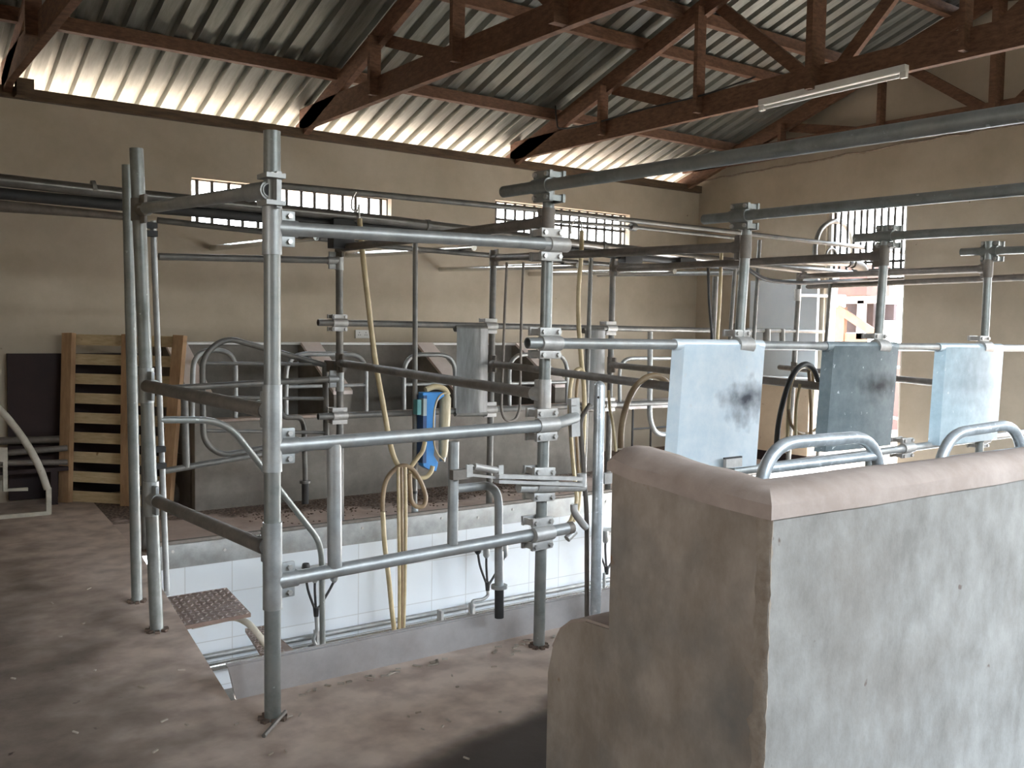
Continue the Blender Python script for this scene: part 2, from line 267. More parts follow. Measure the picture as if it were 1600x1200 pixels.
def bolts(parent, pts, nrm, r=0.011, m=None):
    nrm = Vector(nrm).normalized()
    for p in pts: part('bolt', tube(B(), [Vector(p)-nrm*0.004, Vector(p)+nrm*0.012], r, 6), m or BOLT, parent)
def cross_clamp(owner, p, rail, nrm, r, pr, lugz=0.040, with_bolts=True, m=None):
    """saddle that ties a rail to an upright: a half sleeve over the rail, a lug plate above and below with two bolts each"""
    p, rail, nrm = Vector(p), Vector(rail).normalized(), Vector(nrm).normalized()
    bm = tube(B(), [p-rail*0.055, p+rail*0.055], r+0.006, 16)
    up = Vector((0, 0, 1)); M = Matrix((rail, nrm, rail.cross(nrm))).transposed()
    for s in (1, -1):
        c = p + up*s*(r+lugz*0.5+0.006) - nrm*(r*0.25)
        x = bmesh.new(); box(x, c, (0.118, 0.020, lugz), M); bev(x, 0.006)
        tmp = bpy.data.meshes.new('t'); x.to_mesh(tmp); x.free(); bm.from_mesh(tmp); bpy.data.meshes.remove(tmp)
        box(bm, c - nrm*(2*pr+0.02), (0.118, 0.014, lugz), M)
        box(bm, c - nrm*(pr+0.01)+rail*0.045, (0.012, 2*pr+0.02, lugz*0.7), M); box(bm, c - nrm*(pr+0.01)-rail*0.045, (0.012, 2*pr+0.02, lugz*0.7), M)
    o = part('clamp', bm, m or CLAMP, owner)
    if with_bolts:
        for s in (1, -1):
            c = p + up*s*(r+lugz*0.5+0.006) - nrm*(r*0.25-0.010)
            bolts(o, [c+rail*0.042, c-rail*0.042], nrm)
    return o
def tee_clamp(owner, p, rail, pr, r, h=0.17, m=None, with_bolts=True):
    """sleeve round an upright with a socket for the end of a rail and an ear plate above and below it"""
    p, rail = Vector(p), Vector(rail).normalized(); flat = Vector((rail.x, rail.y, 0)).normalized(); nrm = Vector((flat.y, -flat.x, 0))
    bm = tube(B(), [p-V(0, 0, h/2), p+V(0, 0, h/2)], pr+0.005, 18)
    tube(bm, [p+rail*pr*0.5, p+rail*(pr+0.065)], r+0.005, 16)
    M = Matrix((flat, nrm, V(0, 0, 1))).transposed(); pts = []
    for s in (1, -1):
        c = p+flat*(pr+0.026)+V(0, 0, s*(r+0.016)); x = bmesh.new(); box(x, c, (0.058, 0.016, 0.046), M); bev(x, 0.007); tmp = bpy.data.meshes.new('t'); x.to_mesh(tmp); x.free(); bm.from_mesh(tmp); bpy.data.meshes.remove(tmp); pts.append(c+flat*0.006+V(0, 0, s*0.004)+nrm*0.008)
    o = part('clamp', bm, m or GALV, owner)
    if with_bolts: bolts(o, pts, nrm, 0.010)
    return o

# ------------------------------------------------------------------ setting: floor, pit, walls
YB, XR, XL = 8.35, 8.95, -2.6
PN, PF, PEND = 3.50, 6.0, 8.6
pitA, pitB = V(1.24, PN, 0), V(1.57, PF, 0)
bm = B()
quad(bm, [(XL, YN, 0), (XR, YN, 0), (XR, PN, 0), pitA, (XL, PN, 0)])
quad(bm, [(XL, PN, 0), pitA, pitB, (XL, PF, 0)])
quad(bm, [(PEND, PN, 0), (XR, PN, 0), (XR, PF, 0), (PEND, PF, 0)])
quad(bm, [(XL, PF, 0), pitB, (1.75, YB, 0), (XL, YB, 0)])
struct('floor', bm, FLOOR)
bm = B(); quad(bm, [pitB, (XR, PF, 0), (XR, YB, 0), (1.75, YB, 0)]); struct('floor_platform', bm, PLAT)
bm = B(); quad(bm, [(1.0, PN-0.2, -0.95), (PEND, PN-0.2, -0.95), (PEND, PF, -0.95), (1.0, PF, -0.95)]); struct('floor_pit', bm, CONC)
bm = B(); box(bm, ((1.57+PEND)/2, PF+0.05, -0.525), (PEND-1.57, 0.1, 0.85)); struct('wall_pit_far', bm, TILE)
bm = B(); box(bm, ((1.24+PEND)/2, PN-0.06, -0.5), (PEND-1.24, 0.1, 0.9)); struct('wall_pit_near', bm, TILE)
bm = B(); prism(bm, [pitA+V(0, 0, -0.01), pitB+V(0, 0, -0.01), pitB+V(0, 0, -0.95), pitA+V(0, 0, -0.95)], (-0.08, 0.01, 0)); struct('wall_pit_end', bm, CONC)

def wall_with_holes(name, along, fixed, u0, u1, z0, z1, holes, th, m, outward):
    """a wall in plane (along='X' -> Y fixed, 'Y' -> X fixed) with rectangular openings (u0,u1,z0,z1)"""
    us = sorted({u0, u1, *[h[0] for h in holes], *[h[1] for h in holes]}); zs = sorted({z0, z1, *[h[2] for h in holes], *[h[3] for h in holes]}); bm = B()
    for i in range(len(us)-1):
        for j in range(len(zs)-1):
            uc, zc = (us[i]+us[i+1])/2, (zs[j]+zs[j+1])/2
            if any(h[0] < uc < h[1] and h[2] < zc < h[3] for h in holes): continue
            if along == 'X': box(bm, (uc, fixed+outward*th/2, zc), (us[i+1]-us[i], th, zs[j+1]-zs[j]))
            else: box(bm, (fixed+outward*th/2, uc, zc), (th, us[i+1]-us[i], zs[j+1]-zs[j]))
    bmesh.ops.remove_doubles(bm, verts=bm.verts[:], dist=0.0005)
    return struct(name, bm, m)
W1 = (2.62, 4.58, 2.31, 2.70); W2 = (5.83, 7.78, 2.43, 2.80)
W0 = (-0.9, 0.6, 2.2, 2.62)
wall_with_holes('wall_back', 'X', YB, XL, XR+0.2, 0, 3.16, [W1, W2], 0.2, WALL, 1)
DOOR = (5.50, 6.46, 0.0, 2.78); SIDE = (2.25, 3.40, 0.0, 2.4)
wall_with_holes('wall_right', 'Y', XR, YN-0.2, YB, 0, 3.10, [DOOR, SIDE], 0.2, WALL, 1)
NEAR = (1.9, 8.6, 1.5, 3.24)
wall_with_holes('wall_near', 'X', YN, XL-0.2, XR+0.2, 0, 3.52, [NEAR], 0.2, WALL, -1)
wall_with_holes('wall_left', 'Y', XL, YN-0.2, YB+0.2, 0, 3.10, [(0.55, 1.55, 1.35, 2.05)], 0.2, WALL, -1)  # unseen left opening added to light the end of the near trough

# roof: ridge along X
RY, SL, ZE, SN = 4.5, 0.34, 3.42, 0.20
def roofz(y): return ZE + SL*(YB-y) if y >= RY else ZE + SL*(YB-RY) - SN*(RY-y)
def gable(name, X, th):
    bm = B(); zr = roofz(RY)
    prism(bm, [(X, YN-0.2, 3.05), (X, YB, 3.05), (X, YB+0.1, roofz(YB)-0.05), (X, RY, zr-0.05), (X, YN-0.2, roofz(YN-0.2)-0.05)], (th, 0, 0)); return struct(name, bm, WALL)
gable('wall_right_gable', XR+0.004, 0.19); gable('wall_left_gable', XL-0.004, -0.19)
# a ledge of rough render runs along the right wall under the gable
bm = B(); pts = [V(XR-0.004, 8.30-0.16*k, 3.318+0.0187*k*0.16+random.uniform(-.012, .012)) for k in range(48)]; tube(bm, pts, 0.011, 6); struct('trim_1', bm, PATCH)
def corrugated():
    prof = []; x = XL-0.3; pitch, rib, hgt = 0.178, 0.072, 0.052
    while x < XR+0.35:
        prof += [(x, 0), (x+pitch-rib, 0), (x+pitch-rib+0.014, hgt), (x+pitch-0.014, hgt)]; x += pitch
    ys = [YB+0.65, 7.62, 6.35, RY]; ys2 = [RY, 2.0, YN-0.7]; bm = B()
    for yy in (ys, ys2):
        rows = [[bm.verts.new((px, y, roofz(y)+pz)) for px, pz in prof] for y in (yy[0], yy[-1])]
        for k in range(len(prof)-1): bm.faces.new((rows[0][k], rows[0][k+1], rows[1][k+1], rows[1][k]))
    return bm
o = struct('ceiling', corrugated(), ROOF)
bm = B(); box(bm, ((XL+XR)/2, YB+0.035, 3.205), (XR-XL+0.4, 0.15, 0.085)); struct('trim_2', bm, WOOD2)

# outside ground
bm = B()
quad(bm, [(-40, YB+0.2, -0.05), (XR+0.2, YB+0.2, -0.05), (XR+0.2, 60, -0.05), (-40, 60, -0.05)]); quad(bm, [(XR+0.2, -40, -0.05), (70, -40, -0.05), (70, 60, -0.05), (XR+0.2, 60, -0.05)])
quad(bm, [(-40, -40, -0.05), (XR+0.2, -40, -0.05), (XR+0.2, YN-0.2, -0.05), (-40, YN-0.2, -0.05)])
struct('ground', bm, EARTH)
struct('wall_sky_blocker', box(B(), (4, -5.6, 1.80), (30, 0.4, 3.7)), mat('dark_sky_blocker', (0.05, 0.055, 0.04), (0.09, 0.09, 0.065), 0.95, 0, 3))  # unseen dark wall added to block low sky light

# windows with welded grilles
def grille(name, u0, u1, z0, z1, nv, hz, along, fixed, r=0.008):
    e = bpy.data.objects.new(name, None); COL.objects.link(e); e['kind'] = 'structure'
    loc = V((u0+u1)/2, fixed, z0) if along == 'X' else V(fixed, (u0+u1)/2, z0)
    e.location = loc; e.matrix_world = Matrix.Translation(loc)
    def P(u, z): return V(u, fixed, z) if along == 'X' else V(fixed, u, z)
    bm = B()
    for k in range(nv):
        u = u0+(u1-u0)*(k+0.5)/nv + random.uniform(-.008, .008); tube(bm, [P(u, z0), P(u, z1)], r, 8)
    for z in hz: tube(bm, [P(u0, z), P(u1, z)], r, 8)
    part('window_bars', bm, BAR, e)
    bm = B(); t = 0.02
    for a, b in ((P(u0, z0), P(u1, z0)), (P(u0, z1), P(u1, z1)), (P(u0, z0), P(u0, z1)), (P(u1, z0), P(u1, z1))): tube(bm, [a, b], 0.011, 6)
    part('window_frame', bm, BAR, e)
grille('window_1', *W1, 14, [2.50], 'X', YB+0.09, 0.017)
grille('window_2', *W2, 15, [2.61], 'X', YB+0.09, 0.015)
grille('window_3', DOOR[0], DOOR[1], 2.12, DOOR[3], 12, [2.02, 2.2], 'Y', XR+0.1, 0.014)
bm = B()
for yy in (DOOR[0]+0.02, DOOR[1]-0.02): box(bm, (XR+0.10, yy, 1.39), (0.12, 0.04, 2.78))
box(bm, (XR+0.10, (DOOR[0]+DOOR[1])/2, 2.08), (0.12, DOOR[1]-DOOR[0], 0.05)); o = struct('door_1', bm, WHITE)
part('door_leaf', bev(box(B(), (XR-0.04, 6.97, 1.04), (0.045, 0.94, 2.0)), 0.006), LEAF, o)

# ------------------------------------------------------------------ roof timbers
def truss(X, label, zl=3.338):
    t = thing('roof_truss', V(X, RY, 3.25), label, 'roof truss', 'timber roof trusses')
    h = 0.19; th = 0.055
    yN = YN+0.02
    part('tie_beam', beam(B(), (X, YB+0.05, zl), (X, 0.2, zl), th, h), WOOD, t)
    rz = lambda y: roofz(y)-0.178
    part('rafter', beam(B(), (X-0.0, YB+0.12, rz(YB+0.12)+0.02), (X, RY, rz(RY)), th, 0.155), WOOD, t)
    part('rafter', beam(B(), (X, RY, rz(RY)), (X, yN, rz(yN)), th, 0.155), WOOD, t)
    part('king_post', beam(B(), (X-0.056, RY, zl-0.09), (X-0.056, RY, rz(RY)), 0.055, 0.16, V(1, 0, 0)), WOOD, t)
    for y in (6.88, 5.66, 3.35, 2.1): part('web_post', beam(B(), (X-0.052, y, zl-0.06), (X-0.052, y, rz(y)), 0.04, 0.10, V(1, 0, 0)), WOOD, t)
    for (y0, y1) in ((6.84, 5.8), (5.55, 4.6), (3.45, 4.4), (2.2, 3.25)): part('strut', beam(B(), (X+0.052, y0, rz(y0)-0.04), (X+0.052, y1, zl+0.02), 0.045, 0.095), WOOD, t)
    return t
truss(1.20, 'roof truss at the left edge, only its dark rafter foot in view')
truss(3.66, 'brown roof truss whose foot sits above the post with the open pipe end')
truss(6.08, 'dark roof truss carrying the white fluorescent lamp')
truss(8.72, 'roof truss standing flat against the right gable wall', 3.48)
pl = ('lowest purlin, running above the back wall between bright and dark roof sheets', 'second purlin up the roof slope, above the middle trusses', 'third purlin up the slope, lit orange near the king post', 'high purlin close under the ridge')
for y, lb in zip((7.64, 6.40, 5.92, 5.0), pl): tag(obj('purlin', beam(B(), (XL, y, roofz(y)-0.062), (XR, y, roofz(y)-0.062), 0.07, 0.10), WOOD), lb, 'purlin', 'roof purlins')
# wooden blocks under the rafter feet at the left end of the plate
bm = B(); box(bm, at(38, 138, Y=8.25), (0.12, 0.12, 0.13)); tag(obj('timber_block', bm, WOOD2), 'dark timber block beside the leftmost rafter foot on the wall plate', 'block')
# lamp
t = thing('fluorescent_lamp', at(1302, 136, X=6.0), 'white fluorescent tube fitting hung under the dark truss tie beam', 'lamp')
a, b = at(1188, 161, X=6.02), at(1417, 106, X=6.02); d = (b-a).normalized()
part('housing', beam(B(), a, b, 0.05, 0.045), WHITE, t)
part('tube', tube(B(), [a+d*0.05-V(0.0, 0, 0.045), b-d*0.05-V(0.0, 0, 0.045)], 0.014, 12), mat('glass_tube', (0.75, 0.74, 0.70), (0.82, 0.81, 0.78), 0.12, 0, 3), t)
for q in (a+d*0.02, b-d*0.02): part('lamp_holder', beam(B(), q+V(0, 0, 0.0), q-V(0, 0, 0.065), 0.045, 0.03, V(1, 0, 0)), WHITE, t)
# cable looped on the truss
pts = [at(*p, X=6.0) for p in ((868, 165), (870, 190), (878, 201), (930, 192), (1000, 172), (1100, 148), (1180, 120))]
tag(obj('electric_cable', tube(B(), spline(pts), 0.008, 6), RUBBER), 'thin black cable looping along the tie beam of the lamp truss', 'cable')

# ------------------------------------------------------------------ concrete troughs
def trough_near():
    X0, X1 = 1.70, 7.6
    t = thing('feed_trough', V(X0, 1.9, 0), 'big grey rendered concrete trough in the foreground with a dusty top', 'trough')
    zc, zt = 1.048, 1.082
    bm = B()
    prism(bm, [(X0, 1.490, 0), (X0, 1.490, zc+0.012), (X0, 1.87, zt), (X0, 1.87, 0.64), (X0, 1.97, 0.635), (X0, 2.03, 0.615), (X0, 2.075, 0.58), (X0, 2.11, 0.52), (X0, 2.13, 0.44), (X0, 2.13, 0)], (0.15, 0, 0))
    part('end_wall', bm, CONCB, t)
    bm = B(); box(bm, ((X0+X1)/2, 1.4175, zc/2), (X1-X0, 0.145, zc)); bw = part('back_wall', bm, CONC, t); bw.data.materials.append(CONCB)
    for f in bw.data.polygons: f.material_index = 1 if f.normal.x < -0.9 else 0
    bm = B(); prism(bm, [(X0+0.15, 1.95, 0), (X0+0.15, 1.95, 0.60), (X0+0.15, 2.05, 0.60), (X0+0.15, 2.13, 0.45), (X0+0.15, 2.13, 0)], (X1-X0-0.15, 0, 0)); part('front_wall', bm, CONC, t)
    bm = B(); box(bm, ((X0+X1)/2, 1.7, 0.22), (X1-X0-0.1, 0.6, 0.44)); part('trough_bed', bm, CONCD, t)
    # one dusty cap runs round the corner, mitred, with a sloping outer edge
    prof = [(-0.007, -0.020), (-0.006, 0.016), (0.010, 0.034), (0.030, 0.048), (0.075, 0.052), (0.125, 0.046), (0.152, 0.030), (0.156, -0.01)]
    bm = B(); rows = []
    st = [lambda d: (X0+d, 1.885, zt+0.002), lambda d: (X0+d, 1.86, zt+0.004)]
    for k in range(1, 7): st.append(lambda d, k=k: (X0+d, 1.86-(1.86-1.345-d)*k/7, zt-(zt-zc)*k/7))
    st.append(lambda d: (X0+d, 1.345+d, zc))
    for k in range(1, 31): st.append(lambda d, k=k: (X0+d+(X1-X0-d)*k/30, 1.345+d, zc))
    for q, f in enumerate(st):
        row = []
        for d, h_ in prof:
            x, y, z = f(d); jz = random.uniform(-0.003, 0.003); kk = 0.55 if q == 0 else 1.0
            row.append(bm.verts.new((x, y, z+h_*kk+jz)))
        rows.append(row)
    for r0, r1 in zip(rows, rows[1:]):
        for k in range(len(prof)-1): bm.faces.new((r0[k], r0[k+1], r1[k+1], r1[k]))
    bm.faces.new(rows[0]); bm.faces.new(rows[-1])
    part('wall_cap', bm, CAP, t, 'dusty pink render cap')
    # rough strip of patched render down the outer corner
    bm = B(); rows = []
    for k in range(46):
        z = zc*k/45.0; a1 = random.uniform(0.030, 0.042)+(0.02 if random.random() < 0.2 else 0); a2 = random.uniform(0.004, 0.012); o_ = random.uniform(0.001, 0.006)
        rows.append([bm.verts.new(p) for p in ((X0-0.0005, 1.345+a1, z), (X0-o_, 1.345+a1*0.6, z), (X0-o_, 1.345+0.004, z), (X0+0.002, 1.345-o_, z), (X0+a2, 1.345-0.0005, z))])
    for r0, r1 in zip(rows, rows[1:]):
        for k in range(4): bm.faces.new((r0[k], r0[k+1], r1[k+1], r1[k]))
    part('corner_patch', bm, PATCH, t, 'rough pale mortar patch')
    bm = B(); prism(bm, [(X0+0.004, 1.865, 0.648), (X0+0.004, 1.97, 0.643), (X0+0.004, 2.035, 0.622), (X0+0.004, 2.083, 0.585), (X0+0.004, 2.118, 0.524), (X0+0.004, 2.10, 0.50), (X0+0.004, 1.97, 0.60), (X0+0.004, 1.865, 0.60)], (0.15, 0, 0)); part('step_cap', bm, CAP, t, 'dusty pink render cap')
trough_near()
def trough_far():
    X0, X1, YF = 2.28, 6.42, 7.22
    t = thing('feed_trough', V(X0, 7.7, 0), 'long dark concrete feed trough along the back wall', 'trough')
    part('front_wall', bev(box(B(), ((X0+X1)/2, YF+0.06, 0.34), (X1-X0, 0.12, 0.68)), 0.015), CONCD, t)
    part('front_rim', box(B(), ((X0+X1)/2, YF+0.06, 0.692), (X1-X0, 0.13, 0.02)), CAP, t)
    part('trough_bed', box(B(), ((X0+X1)/2, 7.8, 0.2), (X1-X0, 1.0, 0.4)), CONCD, t)
    part('back_wall', box(B(), ((X0+X1)/2, 8.22, 0.63), (X1-X0, 0.22, 1.26)), CONCD, t)
    part('back_rim', box(B(), ((X0+X1)/2, 8.20, 1.27), (X1-X0, 0.27, 0.02)), WHITE, t, 'pale rim')
    for x in (2.30, 3.50, 4.70, 5.90):
        w_ = 0.16
        poly = [(x, 8.12, 0.4), (x, 8.12, 1.255), (x, 8.02, 1.255), (x, 7.36, 0.86), (x, 7.36, 0.70), (x, 7.36, 0.4)]
        part('divider', prism(B(), poly, (w_, 0, 0)), CONCD, t)
        part('divider_cap', prism(B(), [(x-0.01, 8.03, 1.26), (x-0.01, 7.35, 0.855), (x-0.01, 7.35, 0.885), (x-0.01, 8.02, 1.285)], (w_+0.02, 0, 0)), LITCAP, t, 'pink dusty sloping top, painted as lit')
trough_far()
# dung on the far platform: uncountable
bm = B()
for i in range(1500):
    x = random.uniform(2.5, 5.6); y = 7.18-abs(random.gauss(0, 0.3)); s = random.uniform(0.004, 0.011)
    if y < 6.25: continue
    M = Matrix.Rotation(random.uniform(0, 6), 3, 'Z') @ Matrix.Rotation(random.uniform(0, 1), 3, 'X'); box(bm, (x, y, s*0.3), (s*1.6, s, s*0.7), M)
tag(obj('dung_litter', bm, DUNG), 'dark dry dung crumbs strewn along the foot of the back trough', 'dung', kind='stuff')
bm = B()
def flake(x, y, L, wd):
    M = Matrix.Rotation(random.uniform(0, 6), 3, 'Z'); box(bm, (x, y, 0.004), (L, wd, 0.005), M)
for i in range(75):
    x, y = random.uniform(0.2, 3.4), random.uniform(1.6, 3.45); flake(x, y, random.uniform(0.010, 0.032), random.uniform(0.004, 0.008))
for i in range(30):
    x, y = random.uniform(0.2, 1.2), random.uniform(3.4, 7.0); flake(x, y, random.uniform(0.012, 0.04), random.uniform(0.004, 0.010))
for i in range(40):
    flake(random.uniform(1.4, 3.4), PN-0.07-abs(random.gauss(0, 0.03)), random.uniform(0.02, 0.05), 0.012)
tag(obj('straw_litter', bm, STRAW), 'pale chaff and straw bits scattered over the brown floor', 'straw', kind='stuff')
tag(obj('stick', tube(B(), [at(412, 1150, Z=0.012), at(446, 1112, Z=0.014)], 0.008, 6), DUSTY), 'short dark stick lying at the foot of the front corner post', 'stick')

# ------------------------------------------------------------------ pit kerbs, steps and rails
a = at(357, 1040, Y=PN+0.02); XK = 8.4
t = thing('pit_kerb', V(1.3, PN, 0), 'galvanised kerb plate along the near edge of the milking pit', 'kerb', 'pit kerbs')
bm = B(); prism(bm, [(1.26, PN, 0.0), (1.235, PN+0.015, 0.128), (XK, PN+0.015, 0.128), (XK, PN, 0.0)], (0, 0.012, 0)); part('plate', bm, KERB, t)
part('lip', box(B(), ((1.235+XK)/2, PN+0.035, 0.130), (XK-1.235, 0.022, 0.006)), KERB, t)
t = thing('pit_kerb', V(1.6, PF, 0), 'galvanised kerb strip along the far edge of the pit above the tiles', 'kerb', 'pit kerbs')
part('plate', box(B(), ((1.62+XK)/2, PF-0.008, -0.025), (XK-1.62, 0.012, 0.15)), GALV, t)
part('lip', box(B(), ((1.62+XK)/2, PF+0.02, 0.05), (XK-1.62, 0.035, 0.040)), DUSTY, t)
bm = B()
for i in range(14):
    x = 1.75+i*0.33; tube(bm, [(x, PF-0.02, 0.01-0.03*(i % 2)), (x, PF-0.008, 0.01-0.03*(i % 2))], 0.010, 8)
part('rivets', bm, CLAMP, t)
# entry steps
def step(c, label, name='pit_step'):
    t = thing(name, (c[0]+c[2])/2, label, 'step', 'pit steps'); z = V(0, 0, -0.02)
    bm = B(); prism(bm, c, z); nf = len(bm.faces)
    ex, ey = c[1]-c[0], c[3]-c[0]
    for i in range(11):
        for j in range(13):
            q = c[0]+ex*((i+0.5)/11)+ey*((j+0.5)/13)+V(0, 0, 0.002); d = (ex.normalized()*1.0+ey.normalized()*(1 if (i+j) % 2 else -1)).normalized()
            beam(bm, q-d*0.012, q+d*0.012, 0.005, 0.004)
    bm.faces.ensure_lookup_table()
    for k, f in enumerate(bm.faces): f.material_index = 0 if k < nf else 1
    o = part('tread', bm, CHECK, t); o.data.materials.append(CHECKW); return t
step([at(*p, Z=-0.05) for p in ((254, 934), (354, 918), (392, 958), (284, 979))], 'upper rusty checker plate step at the pit entrance')
c0 = [at(383, 982, Z=-0.28), at(414, 977, Z=-0.28), at(461, 1017, Z=-0.28), at(412, 1027, Z=-0.28)]
step(c0, 'lower checker plate step half hidden by the front corner post')
pts = [at(300, 978, Z=-0.075), at(368, 963, Z=-0.075), at(390, 975, Y=4.64), at(405, 993, Y=4.60), at(450, 1060, Y=4.55)]
tag(obj('step_stringer', tube(B(), fillet(pts, 0.10), 0.017, 12), OLDWHITE), 'cream bent tube carrying the pit steps', 'tube')
# hand rail
H0 = at(239, 345, Y=5.15); H1 = at(261, 930, Y=5.15)
t = thing('handrail_post', H1, 'thin bright handrail post at the head of the pit steps', 'handrail post')
part('tube', tube(B(), [H1, H0], 0.016, 12, open_b=True), GALV, t)
for y in (352, 365, 702, 728):
    part('bracket', box(B(), at(238+(y-345)*0.038-3, y, Y=5.12), (0.06, 0.04, 0.03)), RUBBER, t)
pts = [at(250, 656, Y=5.15), at(352, 656, Y=5.2), at(497, 842, Y=5.45), at(503, 870, Y=5.5), at(504, 1012, Y=5.5)]
tag(obj('handrail', tube(B(), fillet(pts, 0.16, 8), 0.019, 12), GALVP), 'bent steel handrail sloping down into the pit', 'handrail')

# ------------------------------------------------------------------ posts
GP = 'near row stall posts'; GF = 'far row stall posts'; GM = 'thin meter stands at the far pit edge'
def post(top, bottom, Y, r, label, to_floor=True, m=None, group=None, name='stall_post', open_top=True):
    a, b = at(*top, Y=Y), at(*bottom, Y=Y)
    if to_floor:
        d = (b-a); b = a + d*((a.z-0.0)/(a.z-b.z))
    t = thing(name, V(b.x, b.y, b.z), label, 'post', group)
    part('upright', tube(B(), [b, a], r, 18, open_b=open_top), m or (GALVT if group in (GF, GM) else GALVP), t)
    bm = B()
    if to_floor:
        for k in range(7):
            an = k*0.9; box(bm, (b.x+math.cos(an)*r*1.3, b.y+math.sin(an)*r*1.3, 0.005), (r*0.9, r*0.7, 0.014), Matrix.Rotation(an, 3, 'Z'))
        part('mortar_collar', bm, DUNG, t)
    t['x0'] = 0; del t['x0']
    return t, a, b
def on(a, b, z): f = (z-b.z)/(a.z-b.z); return b+(a-b)*f

P1, P1a, P1b = post((425, 205), (426, 1124), 3.25, 0.030, 'tall grey corner post standing alone in front of the pit', group=GP)
P2, P2a, P2b = post((858, 272), (842, 1010), 3.335, 0.0265, 'front row post standing just left of the rounded gate post', group=GP)
P3, P3a, P3b = post((1169, 325), (1156, 515), 3.3, 0.026, 'front row post above the leftmost zinc rump sheet', group=GP)
P4, P4a, P4b = post((1385, 354), (1373, 521), 3.3, 0.026, 'front row post above the middle zinc rump sheet', group=GP)
P5, P5a, P5b = post((1546, 377), (1539, 521), 3.3, 0.026, 'front row post above the rightmost zinc rump sheet', group=GP)
Q1, Q1a, Q1b = post((213, 232), (245, 985), 4.5, 0.030, 'leaning spotted grey post at the pit entrance, the nearer of the pair', group='entrance posts')
Q2, Q2a, Q2b = post((199, 258), (214, 940), 5.03, 0.027, 'grey post at the pit entrance, the farther of the pair', group='entrance posts')
R0, R0a, R0b = post((224, 420), (227, 856), 6.15, 0.022, 'far row end post seen between the two entrance posts', group=GF)
R1, R1a, R1b = post((530, 378), (532, 817), 6.2, 0.026, 'leftmost far row post with two open pipe stubs', group=GF)
R3, R3a, R3b = post((771, 393), (764, 797), 6.2, 0.026, 'far row post beside the larger far zinc sheet', group=GF)
R5, R5a, R5b = post((958, 402), (951, 700), 6.2, 0.026, 'far row post behind the rounded gate post', group=GF)
R7, R7a, R7b = post((1250, 420), (1239, 600), 6.2, 0.026, 'far row post standing left of the open door', group=GF)
R9, R9a, R9b = post((1464, 412), (1445, 680), 6.2, 0.026, 'far row post against the pale wall right of the door', group=GF)
R8, R8a, R8b = post((1308, 430), (1294, 560), 7.3, 0.026, 'thin upright against the left edge of the bright doorway', group=GF)
R6, R6a, R6b = post((1118, 432), (1113, 560), 6.6, 0.03, 'grey post behind the hanging hose near the back corner', group=GF)
R11, R11a, R11b = post((1605, 455), (1596, 680), 5.2, 0.022, 'thin dark post at the right edge of the picture', group=GF)

# rail helper
def rail(p, q, r, label, name='stall_rail', m=None, group=None, open_a=False, open_b=False, cat='rail', path=None, rad=0.1):
    p, q = Vector(p), Vector(q)
    t = thing(name, (p+q)/2, label, cat, group)
    part('tube', tube(B(), fillet(path, rad) if path else [p, q], r, 16, open_a, open_b), m or GALV, t)
    return t
def toward(p, q): return (Vector(q)-Vector(p)).normalized()
NY = V(0, -1, 0)
# --- front rails between corner post and second post
G1 = 'front rails between the two leading posts'
YR = 3.25-0.0
a = on(P1a, P1b, at(425, 356, Y=3.25).z); b = at(884, 383, Y=3.28)
t = rail(a, b, 0.0255, 'top front rail joining the tall corner post to the next post', group=G1, open_b=True)
tee_clamp(t, a, b-a, 0.030, 0.0255, 0.19); cross_clamp(t, at(862, 382, Y=3.285), b-a, NY, 0.0255, 0.026)
part('end_sleeve', tube(B(), [at(857, 381.5, Y=3.28), at(886, 383, Y=3.28)], 0.033, 16), CLAMP, t)
a = on(P1a, P1b, at(425, 698, Y=3.25).z); path = [a, at(845, 665.5, Y=3.28), at(872, 661, Y=3.30), at(899, 652, Y=3.36)]
t = rail(a, path[-1], 0.0265, 'middle front rail bending at its flanged right end', group=G1, path=path, rad=0.08)
tee_clamp(t, a, path[1]-a, 0.030, 0.0265, 0.18); cross_clamp(t, at(855, 664, Y=3.285), path[1]-a, NY, 0.0265, 0.026)
bm = B(); beam(bm, at(897, 622, Y=3.36), at(898, 682, Y=3.36), 0.02, 0.05, V(1, 0, 0)); box(bm, at(896, 628, Y=3.35), (0.05, 0.03, 0.03)); part('flange', bm, CLAMP, t)
a = on(P1a, P1b, at(425, 909, Y=3.25).z); b = at(890, 825, Y=3.31)
t = rail(a, b, 0.0265, 'lower front rail across the pit side with a dark worn right end', group=G1, open_b=True)
tee_clamp(t, a, b-a, 0.030, 0.0265, 0.20); cross_clamp(t, at(848, 834, Y=3.285), b-a, NY, 0.0265, 0.026)
part('end_cap', tube(B(), [at(886, 826, Y=3.31), at(894, 824, Y=3.31)], 0.028, 14), DUSTY, t)
# drop bars between the front rails
G = 'drop bars between the middle and lower front rails'
p, q = at(522, 694, Y=3.255), at(523, 886, Y=3.255)
tag(obj('drop_bar', tube(B(), [p, q], 0.0275, 16), GALV), 'short upright welded between middle and lower front rails, left one near the corner post', 'bar', G)
p, q = at(709, 690, Y=3.28), at(707, 850, Y=3.28)
t = thing('kick_bar', q, 'upright bar with a bent arm ending in a black rubber boot over the tiles', 'bar', G)
part('upright', tube(B(), [p, q], 0.0225, 16, open_b=True), GALV, t)
pts = [at(708, 764, Y=3.28), at(779, 757, Y=3.36), at(779, 916, Y=3.40)]
part('arm', tube(B(), fillet(pts, 0.10, 8), 0.0185, 14), GALV, t); part('socket', tube(B(), [at(780, 862, Y=3.40), at(780, 915, Y=3.40)], 0.0195, 14), GALV2, t)
part('collar', tube(B(), [at(780, 914, Y=3.40), at(780, 919, Y=3.40)], 0.037, 18), GALV, t); part('rubber_boot', tube(B(), [at(780, 918, Y=3.40), at(780, 965, Y=3.40)], 0.021, 16, open_b=True), RUBBER, t)
